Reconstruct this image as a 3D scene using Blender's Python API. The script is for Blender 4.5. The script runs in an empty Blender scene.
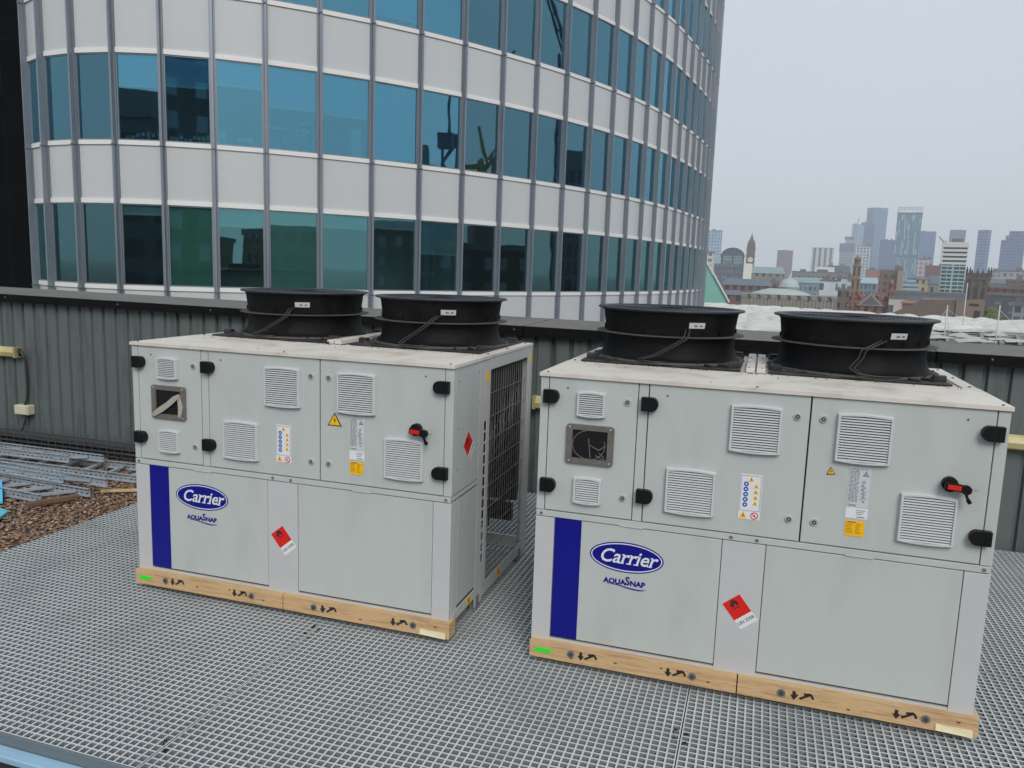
import bpy, bmesh, math, random
from mathutils import Vector, Matrix
random.seed(7)
R = math.radians
S = bpy.context.scene
COL = S.collection

# ------------------------------------------------------------------ camera
FPX = 786.9
PITCH, ROLL, YAW = .146, .0342, -.305
CAM = Vector((1.0506, -3.8299, 2.068))
fw = Vector((math.sin(YAW)*math.cos(PITCH), math.cos(YAW)*math.cos(PITCH), -math.sin(PITCH)))
rt0 = Vector((math.cos(YAW), -math.sin(YAW), 0)); up0 = rt0.cross(fw)
rt = rt0*math.cos(ROLL) + up0*math.sin(ROLL)
up = -rt0*math.sin(ROLL) + up0*math.cos(ROLL)
cd = bpy.data.cameras.new('camera'); cam = bpy.data.objects.new('camera', cd); COL.objects.link(cam)
m = Matrix((rt, up, -fw)).transposed().to_4x4(); m.translation = CAM
cam.matrix_world = m
cd.sensor_width = 36; cd.lens = FPX/1024*36; cd.clip_end = 20000; cd.clip_start = .05
S.camera = cam

def at(px, py, dist):
    """world point that stands `dist` metres away along the level ground in the direction of a pixel"""
    d = fw + rt*((px-512)/FPX) - up*((py-384)/FPX)
    return CAM + d*(dist/math.hypot(d.x, d.y))

# ------------------------------------------------------------------ materials
MATS = {}
def nodes(name):
    m = bpy.data.materials.new(name); m.use_nodes = True
    nt = m.node_tree; b = nt.nodes['Principled BSDF']
    return m, nt, b
def N(nt, typ, **kw):
    n = nt.nodes.new(typ)
    for k, v in kw.items(): setattr(n, k, v)
    return n
def math_(nt, op, a, b=None, c=None):
    n = nt.nodes.new('ShaderNodeMath'); n.operation = op
    for i, v in enumerate((a, b, c)):
        if v is None: continue
        if isinstance(v, (int, float)): n.inputs[i].default_value = v
        else: nt.links.new(v, n.inputs[i])
    return n.outputs[0]
def mixc(nt, fac, a, b):
    n = nt.nodes.new('ShaderNodeMix'); n.data_type = 'RGBA'
    if isinstance(fac, (int, float)): n.inputs[0].default_value = fac
    else: nt.links.new(fac, n.inputs[0])
    for i, v in ((6, a), (7, b)):
        if isinstance(v, (tuple, list)): n.inputs[i].default_value = (*v[:3], 1)
        else: nt.links.new(v, n.inputs[i])
    return n.outputs[2]
def c3(r, g, b): # sRGB 0-255 -> linear
    f = lambda v: ((v/255+.055)/1.055)**2.4 if v/255 > .04045 else v/255/12.92
    return (f(r), f(g), f(b))
def mat(name, col, rough=.5, metal=0, var=.12, scale=8, bump=0, bscale=60, dirt=None, dscale=3, damt=.5, spec=.5, stretch=None, coords='Object'):
    if name in MATS: return MATS[name]
    m, nt, b = nodes(name)
    tc = N(nt, 'ShaderNodeTexCoord'); co = tc.outputs[coords]
    if stretch:
        mp = N(nt, 'ShaderNodeMapping'); mp.inputs['Scale'].default_value = stretch
        nt.links.new(co, mp.inputs[0]); co = mp.outputs[0]
    n1 = N(nt, 'ShaderNodeTexNoise'); n1.inputs['Scale'].default_value = scale; n1.inputs['Detail'].default_value = 5
    nt.links.new(co, n1.inputs['Vector'])
    lo = tuple(c*(1-var) for c in col); hi = tuple(min(1, c*(1+var)) for c in col)
    c = mixc(nt, n1.outputs[0], lo, hi)
    if dirt:
        n2 = N(nt, 'ShaderNodeTexNoise'); n2.inputs['Scale'].default_value = dscale; n2.inputs['Detail'].default_value = 8; n2.inputs['Roughness'].default_value = .65
        nt.links.new(co, n2.inputs['Vector'])
        mr = N(nt, 'ShaderNodeMapRange'); mr.inputs[1].default_value = .48; mr.inputs[2].default_value = .72; mr.inputs[4].default_value = damt
        nt.links.new(n2.outputs[0], mr.inputs[0]); c = mixc(nt, mr.outputs[0], c, dirt)
    nt.links.new(c, b.inputs['Base Color'])
    b.inputs['Roughness'].default_value = rough; b.inputs['Metallic'].default_value = metal
    b.inputs['Specular IOR Level'].default_value = spec
    if bump:
        n3 = N(nt, 'ShaderNodeTexNoise'); n3.inputs['Scale'].default_value = bscale; n3.inputs['Detail'].default_value = 3
        nt.links.new(co, n3.inputs['Vector'])
        bp = N(nt, 'ShaderNodeBump'); bp.inputs['Strength'].default_value = bump; bp.inputs['Distance'].default_value = .01
        nt.links.new(n3.outputs[0], bp.inputs['Height']); nt.links.new(bp.outputs[0], b.inputs['Normal'])
    MATS[name] = m
    return m

def facade_mat(name, wall, glass, pw, ph, fx=(.2,.8), fz=(.25,.8), rough=.7, grough=.15, vary=.5, metal=0):
    """masonry or cladding with a regular grid of openings, for buildings hundreds of metres away"""
    if name in MATS: return MATS[name]
    m, nt, b = nodes(name)
    tc = N(nt, 'ShaderNodeTexCoord'); sx = N(nt, 'ShaderNodeSeparateXYZ'); nt.links.new(tc.outputs['Object'], sx.inputs[0])
    u = math_(nt, 'DIVIDE', math_(nt, 'ADD', sx.outputs[0], sx.outputs[1]), pw)
    v = math_(nt, 'DIVIDE', sx.outputs[2], ph)
    fu = math_(nt, 'FRACT', u); fv = math_(nt, 'FRACT', v)
    def band(x, lo, hi): return math_(nt, 'MULTIPLY', math_(nt, 'GREATER_THAN', x, lo), math_(nt, 'LESS_THAN', x, hi))
    mask = math_(nt, 'MULTIPLY', band(fu, *fx), band(fv, *fz))
    ge = N(nt, 'ShaderNodeNewGeometry'); sn = N(nt, 'ShaderNodeSeparateXYZ'); nt.links.new(ge.outputs['Normal'], sn.inputs[0])
    mask = math_(nt, 'MULTIPLY', mask, math_(nt, 'LESS_THAN', math_(nt, 'ABSOLUTE', sn.outputs[2]), .5))
    cx = N(nt, 'ShaderNodeCombineXYZ'); nt.links.new(math_(nt, 'FLOOR', u), cx.inputs[0]); nt.links.new(math_(nt, 'FLOOR', v), cx.inputs[1])
    wn = N(nt, 'ShaderNodeTexWhiteNoise'); nt.links.new(cx.outputs[0], wn.inputs[0])
    g = mixc(nt, wn.outputs[0], tuple(c*(1-vary) for c in glass), tuple(min(1, c*(1+vary)) for c in glass))
    ns = N(nt, 'ShaderNodeTexNoise'); ns.inputs['Scale'].default_value = .25; ns.inputs['Detail'].default_value = 6; nt.links.new(tc.outputs['Object'], ns.inputs[0])
    w = mixc(nt, ns.outputs[0], tuple(c*.7 for c in wall), tuple(min(1, c*1.3) for c in wall))
    nt.links.new(mixc(nt, mask, w, g), b.inputs['Base Color'])
    r = math_(nt, 'ADD', math_(nt, 'MULTIPLY', mask, grough-rough), rough); nt.links.new(r, b.inputs['Roughness'])
    b.inputs['Metallic'].default_value = metal
    MATS[name] = m
    return m

paint   = mat('cabinet_paint', c3(184,190,187), .36, var=.03, scale=2.5, dirt=c3(144,146,138), dscale=2.6, damt=.22, bump=.06, bscale=120, stretch=(1.6,1.6,.55))
paint2  = mat('post_paint', c3(189,190,191), .4, var=.03, scale=2.5, dirt=c3(150,150,148), dscale=2.2, damt=.2)
lidm    = mat('top_cover_paint', c3(210,204,194), .6, var=.07, scale=5, dirt=c3(160,136,112), dscale=4.0, damt=.6, bump=.1, bscale=200)
gapbolt    = mat('gap_shade_and_bolt', c3(58,62,66), .7)  # carcass painted dark for shade in the panel gaps; bolt centres share it
ventm   = mat('vent_plastic', c3(196,200,202), .4, var=.02)
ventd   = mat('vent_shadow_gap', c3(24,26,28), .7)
black   = mat('black_plastic', (.005,.005,.0055), .5, var=.2, spec=.25)
blackr  = mat('fan_plastic', (.0035,.0035,.004), .6, var=.35, scale=12, spec=.16, dirt=(.02,.02,.02), dscale=9, damt=.4, bump=.15, bscale=30)
ringm   = mat('fan_flange_dust', (.06,.056,.05), .7, var=.4, scale=14)
rimm    = mat('fan_rim', (.028,.029,.037), .5, var=.4, scale=14)
traym   = mat('tray_plastic', (.016,.016,.018), .55, var=.4, scale=16, dirt=(.12,.11,.10), dscale=7, damt=.6)
cablem  = mat('cable_sheath', (.03,.03,.033), .4)
navy    = mat('navy_vinyl', c3(5,7,128), .35, var=.03)
white   = mat('white_vinyl', (.72,.74,.76), .4, var=.03)
red     = mat('red_vinyl', c3(215,28,16), .4, var=.04)
yellow  = mat('yellow_vinyl', c3(244,184,10), .45, var=.04)
blue    = mat('blue_vinyl', c3(20,80,170), .4)
ink     = mat('print_ink', (.02,.02,.022), .6)
inkg    = mat('grey_print', (.12,.12,.13), .6)
green   = mat('green_tag', c3(30,230,50), .5, var=.05)
steel   = mat('galvanised_steel', c3(140,146,152), .42, .7, var=.2, scale=20)
chrome  = mat('latch_chrome', c3(222,224,226), .28, .6)
wood    = mat('timber', c3(206,172,128), .75, var=.2, scale=5, stretch=(3,30,40), dirt=c3(138,98,66), dscale=1.3, damt=.7, bump=.4, bscale=14)
woodend = mat('timber_end', c3(170,125,84), .8, var=.2, scale=30)
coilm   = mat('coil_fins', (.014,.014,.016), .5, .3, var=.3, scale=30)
wirem   = mat('guard_wire', c3(150,150,148), .4, .6)
greyfoot= mat('foot_plastic', c3(120,124,126), .6)
screen  = mat('screen_glass', (.012,.013,.014), .08, var=.1)
bezel   = mat('screen_bezel', c3(120,116,110), .35, .3, var=.3, scale=30)
film    = mat('peeling_film', c3(168,162,152), .3, var=.2, scale=30)
papert  = mat('paper_label', c3(226,216,180), .7, var=.08, scale=20)
grat    = mat('grating_resin', c3(196,200,200), .6, var=.12, scale=1.2, dirt=c3(128,132,132), dscale=1.1, damt=.6, bump=.2, bscale=400)
membr   = mat('roof_membrane', c3(62,69,74), .8, var=.2, scale=2)

# ------------------------------------------------------------------ mesh builder
class MB:
    def __init__(s): s.v = []; s.f = []; s.m = []; s.sm = []
    def add(s, vs, fs, mi=0, smooth=False):
        o = len(s.v); s.v += [tuple(v) for v in vs]
        for f in fs: s.f.append(tuple(i+o for i in f)); s.m.append(mi); s.sm.append(smooth)
    def box(s, x0, x1, y0, y1, z0, z1, mi=0):
        vs = [(x,y,z) for z in (z0,z1) for y in (y0,y1) for x in (x0,x1)]
        s.add(vs, [(0,2,3,1),(4,5,7,6),(0,1,5,4),(2,6,7,3),(0,4,6,2),(1,3,7,5)], mi)
    def bar(s, a, b, w, h, mi=0, upv=(0,0,1)):
        a = Vector(a); b = Vector(b); d = (b-a).normalized(); u = Vector(upv)
        sd = d.cross(u)
        if sd.length < 1e-4: sd = d.cross(Vector((1,0,0)))
        sd.normalize(); u = sd.cross(d)
        vs = [p + sd*(w/2*i) + u*(h/2*j) for p in (a,b) for i,j in ((-1,-1),(1,-1),(1,1),(-1,1))]
        s.add(vs, [(0,3,2,1),(4,5,6,7),(0,1,5,4),(1,2,6,5),(2,3,7,6),(3,0,4,7)], mi)
    def prism(s, poly, y0, y1, mi=0):   # poly in x,z ; extruded along y (y0 nearer the front)
        n = len(poly)
        vs = [(x,y0,z) for x,z in poly] + [(x,y1,z) for x,z in poly]
        fs = [tuple(range(n)), tuple(range(2*n-1, n-1, -1))]
        fs += [(i, i+n, (i+1)%n+n, (i+1)%n) for i in range(n)]
        s.add(vs, fs, mi)
    def ring(s, outer, inner, y0, y1, mi=0):
        n = len(outer)
        vs = [(x,y0,z) for x,z in outer]+[(x,y0,z) for x,z in inner]+[(x,y1,z) for x,z in outer]+[(x,y1,z) for x,z in inner]
        fs = []
        for i in range(n):
            j = (i+1)%n
            fs += [(i,j,j+n,i+n), (i+2*n,i+3*n,j+3*n,j+2*n), (i,i+2*n,j+2*n,j), (i+n,j+n,j+3*n,i+3*n)]
        s.add(vs, fs, mi)
    def tube(s, pts, r, n=8, mi=0, cap=True):
        pts = [Vector(p) for p in pts]; vs = []; K = len(pts)
        rs = r if isinstance(r, (list, tuple)) else [r]*K
        pu = None
        for k, p in enumerate(pts):
            d = (pts[min(k+1,K-1)]-pts[max(k-1,0)]).normalized()
            if pu is None: pu = Vector((0,0,1)) if abs(d.z) < .9 else Vector((1,0,0))
            sd = d.cross(pu).normalized(); pu = sd.cross(d).normalized()
            for i in range(n):
                a = 2*math.pi*i/n; vs.append(p + (sd*math.cos(a)+pu*math.sin(a))*rs[k])
        fs = [(k*n+i, k*n+(i+1)%n, (k+1)*n+(i+1)%n, (k+1)*n+i) for k in range(K-1) for i in range(n)]
        if cap: fs += [tuple(range(n-1,-1,-1)), tuple((K-1)*n+i for i in range(n))]
        s.add(vs, fs, mi, True)
    def lathe(s, cx, cy, prof, n=64, mi=0, a0=0, a1=2*math.pi, smooth=True):
        full = abs(a1-a0-2*math.pi) < 1e-6; cnt = n if full else n+1
        vs = [(cx+r*math.cos(a0+(a1-a0)*i/n), cy+r*math.sin(a0+(a1-a0)*i/n), z) for r,z in prof for i in range(cnt)]
        fs = []
        for k in range(len(prof)-1):
            for i in range(n):
                j = (i+1)%cnt
                fs.append((k*cnt+i, k*cnt+j, (k+1)*cnt+j, (k+1)*cnt+i))
        s.add(vs, fs, mi, smooth)
    def disc(s, c, nrm, r, t, n=20, mi=0):
        nrm = Vector(nrm).normalized(); u = nrm.orthogonal().normalized(); w = nrm.cross(u); c = Vector(c)
        vs = [c + nrm*k + (u*math.cos(2*math.pi*i/n)+w*math.sin(2*math.pi*i/n))*r for k in (0,t) for i in range(n)]
        fs = [tuple(range(n-1,-1,-1)), tuple(range(n,2*n))] + [(i,(i+1)%n,(i+1)%n+n,i+n) for i in range(n)]
        s.add(vs, fs, mi)
    def build(s, name, mats, parent=None, bevel=0, loc=None, rotz=0):
        me = bpy.data.meshes.new(name); me.from_pydata([tuple(v) for v in s.v], [], s.f)
        if not isinstance(mats, (list, tuple)): mats = [mats]
        for m_ in mats: me.materials.append(m_)
        me.polygons.foreach_set('material_index', s.m); me.polygons.foreach_set('use_smooth', s.sm); me.update()
        o = bpy.data.objects.new(name, me); COL.objects.link(o)
        if parent: o.parent = parent
        if loc: o.location = loc
        o.rotation_euler.z = rotz
        if bevel:
            b = o.modifiers.new('bevel', 'BEVEL'); b.width = bevel; b.segments = 2; b.limit_method = 'ANGLE'
        return o
def tag(o, label=None, cat=None, group=None, kind=None):
    if label: o['label'] = label
    if cat: o['category'] = cat
    if group: o['group'] = group
    if kind: o['kind'] = kind
    return o
def empty(name, loc=(0,0,0), rz=0, label=None, cat=None, group=None):
    o = bpy.data.objects.new(name, None); COL.objects.link(o); o.location = loc; o.rotation_euler.z = rz; o.empty_display_size = .2
    return tag(o, label, cat, group)
def kids(o): return [c for c in bpy.data.objects if c.parent == o]
def copy_tree(o, parent=None):
    c = o.copy(); COL.objects.link(c)
    if parent: c.parent = parent
    for ch in kids(o): copy_tree(ch, c)
    return c
def text_mesh(body, size, shear=0, bold=0, ext=.0015, align='CENTER', sx=1):
    cu = bpy.data.curves.new('lettering', 'FONT'); cu.body = body; cu.size = size; cu.shear = shear; cu.offset = bold
    cu.extrude = ext; cu.align_x = align; cu.align_y = 'CENTER'; cu.resolution_u = 3
    o = bpy.data.objects.new('lettering', cu); COL.objects.link(o)
    dg = bpy.context.evaluated_depsgraph_get(); dg.update()
    me = bpy.data.meshes.new_from_object(o.evaluated_get(dg))
    bpy.data.objects.remove(o)
    vs = [(v.co.x*sx, -v.co.z, v.co.y) for v in me.vertices]   # stand it up facing -y
    fs = [tuple(p.vertices) for p in me.polygons]
    bpy.data.meshes.remove(me)
    return vs, fs
def put_text(mb, body, cx, cz, size, y, mi=0, rot=0, **kw):
    vs, fs = text_mesh(body, size, **kw); ca, sa = math.cos(rot), math.sin(rot)
    mb.add([(cx + x*ca - z*sa, y + yy, cz + x*sa + z*ca) for x, yy, z in vs], fs, mi)
def ell(cx, cz, a, b, n=48): return [(cx+a*math.cos(2*math.pi*i/n), cz-b*math.sin(2*math.pi*i/n)) for i in range(n)]
def rotp(pts, cx, cz, a): return [(cx+(x*math.cos(a)-z*math.sin(a)), cz+(x*math.sin(a)+z*math.cos(a))) for x, z in pts]

# ------------------------------------------------------------------ the chiller units
W, D, H = 2.1, 1.49, 1.545
def vent(x0, x1, z0, z1, parent, n):
    mb = MB(); w = x1-x0; h = z1-z0; bow = .007; K = 10
    def outl(i, e=0):
        t = [(x0+i + (w-2*i)*k/K) for k in range(K+1)]
        bot = [(x, z0+i+bow*(1-4*((x-x0)/w-.5)**2)*-1+bow) for x in t]
        top = [(x, z1-i-bow+bow*(1-4*((x-x0)/w-.5)**2)) for x in reversed(t)]
        return bot+top
    outer = outl(0); mid = outl(.004); inner = outl(.0125)
    mb.ring(mid, inner, -.024, -.001, 0)
    # sloping rim
    n_ = len(outer)
    mb.add([(x,-.004,z) for x,z in outer]+[(x,-.024,z) for x,z in mid], [(i,(i+1)%n_,(i+1)%n_+n_,i+n_) for i in range(n_)], 0)
    mb.add([(x,-.004,z) for x,z in outer]+[(x,-.0005,z) for x,z in outer], [(i,(i+1)%n_,(i+1)%n_+n_,i+n_) for i in range(n_)], 0)
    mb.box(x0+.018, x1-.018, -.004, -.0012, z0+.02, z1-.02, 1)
    zl, zh = z0+.015, z1-.0135
    for k in range(n):
        p = (zh-zl)/n; z = zl+p*k
        mb.add([(x0+.012,-.0225,z+p*.02),(x1-.012,-.0225,z+p*.02),(x1-.012,-.0145,z+p*.54),(x0+.012,-.0145,z+p*.54),
                (x0+.012,-.0205,z-p*.02),(x1-.012,-.0205,z-p*.02),(x1-.012,-.0125,z+p*.58),(x0+.012,-.0125,z+p*.58)],
               [(0,1,2,3),(4,7,6,5),(0,4,5,1),(3,2,6,7),(0,3,7,4),(1,5,6,2)], 0)
    mb.box((x0+x1)/2-.009, (x0+x1)/2+.009, -.0255, -.024, z0+.003, z0+.009, 2)
    return mb.build('vent_grille', [ventm, ventd, mat('maker_green', c3(150,186,176), .5)], parent)
def hinge(x0, x1, z0, z1, parent, flip=False):
    mb = MB(); r = .016
    # D-shaped block, rounded toward the door
    s = 1 if not flip else -1; xa, xb = (x0, x1) if not flip else (x1, x0)
    pts = [(xa, z0), (xb-s*.028, z0)]
    for k in range(9):
        a = -math.pi/2 + math.pi*k/8; pts.append((xb-s*.028+s*.028*math.cos(a), (z0+z1)/2+(z1-z0)/2*math.sin(a)))
    pts += [(xb-s*.028, z1), (xa, z1)]
    if flip: pts = pts[::-1]
    mb.prism(pts, -.034, .0)
    mid = xa + s*.022
    mb.box(min(mid-.002,mid+.002), max(mid-.002,mid+.002), -.036, -.0335, z0+.002, z1-.002)
    return mb.build('hinge', black, parent, bevel=.005)
def latch(x, z, parent):
    mb = MB(); mb.disc((x,-.0005,z), (0,-1,0), .0165, .007, 20, 0); mb.disc((x,-.007,z), (0,-1,0), .010, .003, 14, 1)
    mb.disc((x,-.0098,z), (0,-1,0), .004, .002, 10, 0)
    return mb.build('latch', [chrome, mat('latch_core', (.1,.08,.07), .4, .6)], parent)
def panel(name, x0, x1, z0, z1, parent, y0=0, y1=.016, m_=None, bev=.003):
    mb = MB(); mb.box(x0, x1, y0, y1, z0, z1); return mb.build(name, m_ or paint, parent, bevel=bev)
def flame_label(cx, cz, parent, ax='front', sc=1.0, ang=math.radians(39)):
    """red and white transport diamond, tilted"""
    s = .098*sc; mb = MB()
    sq = [(-s/2,-s/2),(s/2,-s/2),(s/2,s/2),(-s/2,s/2)]
    wt = [(-s/2,-s/2-.052*sc),(s/2,-s/2-.052*sc),(s/2,-s/2),(-s/2,-s/2)]
    fl = [(-.018,-.012),(-.022,.002),(-.013,.012),(-.012,.004),(-.004,.026),(.004,.014),(.008,.02),(.02,.004),(.018,-.01),(.008,-.014),(.006,-.004),(0,.004),(-.006,-.008),(-.004,-.014)]
    t = lambda pts, dz=0: rotp([(x*1, z+dz) for x, z in pts], cx, cz, ang)
    mb.prism(t(sq), -.0022, -.0004, 0); mb.prism(t(wt), -.0021, -.0004, 1)
    mb.prism(t([(x*sc, z*sc+.022*sc) for x, z in fl]), -.0032, -.0021, 2)
    mb.prism(t([(-.02*sc,-.002*sc),(.02*sc,-.002*sc),(.02*sc,.0025*sc),(-.02*sc,.0025*sc)]), -.0032, -.0021, 2)
    px, pz = rotp([(0, -s/2-.026*sc)], cx, cz, ang)[0]
    put_text(mb, 'UN 3358', px, pz, .0235*sc, -.0022, 3, rot=ang, ext=.0006, bold=.0004)
    if ax == 'side':
        mb.v = [(W-y, x, z) for x, y, z in mb.v]
    return mb.build('hazard_label', [red, white, ink, inkg], parent)

def cable(parent, cx, cy, a_top, a_end, bulge):
    mb = MB()
    for off in (0, .022):
        ta, te = R(a_top), R(a_end)
        pt = lambda a, r, z: (cx+r*math.sin(a)+off, cy-r*math.cos(a), z)
        mb.tube([pt(ta,.392,1.765), pt(ta-.01,.425,1.762), pt(ta-.03-.04*bulge,.452,1.742), pt(ta-.06-.08*bulge,.461,1.712), pt(ta+(te-ta)*.35-.10*bulge,.462,1.67),
                 pt(ta+(te-ta)*.7-.12*bulge,.463,1.615), pt(te-.06*bulge,.466,1.588), pt(te,.462,1.58), pt(te+.14,.455,1.578), pt(te+.3,.447,1.579)], .0038, 6)
    return mb.build('power_cable', cablem, parent)
def fan(cx, cy, parent, cab):
    f = empty('condenser_fan', parent=None) if False else bpy.data.objects.new('condenser_fan', None); COL.objects.link(f); f.parent = parent
    # mounting tray with dished rings and brackets
    mb = MB(); h = .4425; z0 = 1.552
    mb.box(cx-h, cx+h, cy-h, cy+h, z0, z0+.012)
    mb.lathe(cx, cy, [(.44,z0+.0121),(.438,z0+.02),(.425,z0+.021),(.423,z0+.014),(.41,z0+.014)], 64)
    for sx in (-1,1):
        for sy in (-1,1):
            for k in range(3):
                a = math.atan2(sy, sx)+(k-1)*.2
                mb.bar((cx+.445*math.cos(a), cy+.445*math.sin(a), z0+.017), (cx+.53*math.cos(a), cy+.53*math.sin(a), z0+.017), .012, .014)
            mb.box(cx+sx*.405-.03, cx+sx*.405+.03, cy+sy*.31-.02, cy+sy*.31+.02, z0+.013, z0+.04)
    mb.build('mounting_tray', traym, f, bevel=.003)
    mb = MB(); mb.lathe(cx, cy, [(.452,z0+.0125),(.452,z0+.022),(.428,z0+.024)], 64)
    for k in range(16):
        a = 2*math.pi*k/16+.1; mb.disc((cx+.441*math.cos(a), cy+.441*math.sin(a), z0+.0225), (0,0,1), .006, .006, 8, 1)
    mb.build('base_flange', [ringm, black], f)
    # shroud
    prof = [(.43,z0+.022),(.416,z0+.028),(.402,z0+.042),(.392,z0+.065),(.386,z0+.1),(.384,z0+.13),(.385,z0+.158)]
    mb = MB(); mb.lathe(cx, cy, prof, 96)
    mb.lathe(cx, cy, [(.385,1.722),(.3845,1.728),(.388,1.76),(.398,1.835),(.403,1.846),(.412,1.852)], 96)
    mb.lathe(cx, cy, [(.374,1.85),(.365,1.72),(.365,1.56)], 96)
    for k in range(20):  # mounting lugs
        a = 2*math.pi*k/20
        c = Vector((cx+.389*math.cos(a), cy+.389*math.sin(a), 1.744)); d = Vector((math.cos(a), math.sin(a), 0))
        mb.bar(c-Vector((0,0,.012)), c+Vector((0,0,.012)), .03, .010, upv=d)
    mb.build('fan_shroud', blackr, f)
    mb = MB(); mb.lathe(cx, cy, [(.384,1.713),(.437,1.714),(.44,1.7165),(.437,1.719),(.384,1.720)], 96); mb.build('middle_flange', ringm, f)
    mb = MB(); mb.lathe(cx, cy, [(.405,1.848),(.434,1.856),(.436,1.861),(.432,1.866),(.38,1.866),(.374,1.85)], 96); mb.build('rim', rimm, f)
    # top guard: concentric wires and spokes
    mb = MB()
    for k in range(14):
        r = .09+.021*k; mb.lathe(cx, cy, [(r-.0025,1.862),(r,1.8645),(r+.0025,1.862),(r,1.8595),(r-.0025,1.862)], 48)
    for k in range(12):
        a = 2*math.pi*k/12; mb.bar((cx+.09*math.cos(a), cy+.09*math.sin(a), 1.858), (cx+.378*math.cos(a), cy+.378*math.sin(a), 1.858), .005, .005)
    mb.build('finger_guard', mat('guard_coating', (.03,.032,.045), .4, .3), f)
    mb = MB(); mb.lathe(cx, cy, [(0,1.75),(.08,1.75),(.09,1.74),(.09,1.66),(0,1.66)], 32)
    for k in range(5):
        a = 2*math.pi*k/5; vs = []
        for j in range(6):
            r = .085+.265*j/5
            for t, e in ((-.26,.03),(.26,-.035)):
                vs.append((cx+r*math.cos(a+t*(.8+.1*j/5)), cy+r*math.sin(a+t*(.8+.1*j/5)), 1.70+e))
        mb.add(vs, [(2*j,2*j+1,2*j+3,2*j+2) for j in range(5)], 0, True)
    mb.build('fan_blades', blackr, f)
    # curved white label on the shroud
    mb = MB(); a = R(29-90); da = .12
    mb.lathe(cx, cy, [(.3905,1.768),(.3965,1.800)], 6, 0, a-da, a+da)
    for k, (o, w_) in enumerate(((-.02,.05),(.06,.04))):
        mb.lathe(cx, cy, [(.3945,1.778),(.3962,1.787)], 2, 1, a+o-w_/2, a+o+w_/2)
    mb.build('rating_label', [mat('label_grey', c3(186,190,192), .5), inkg], f)
    cable(f, cx, cy, *cab)
    return f

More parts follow.
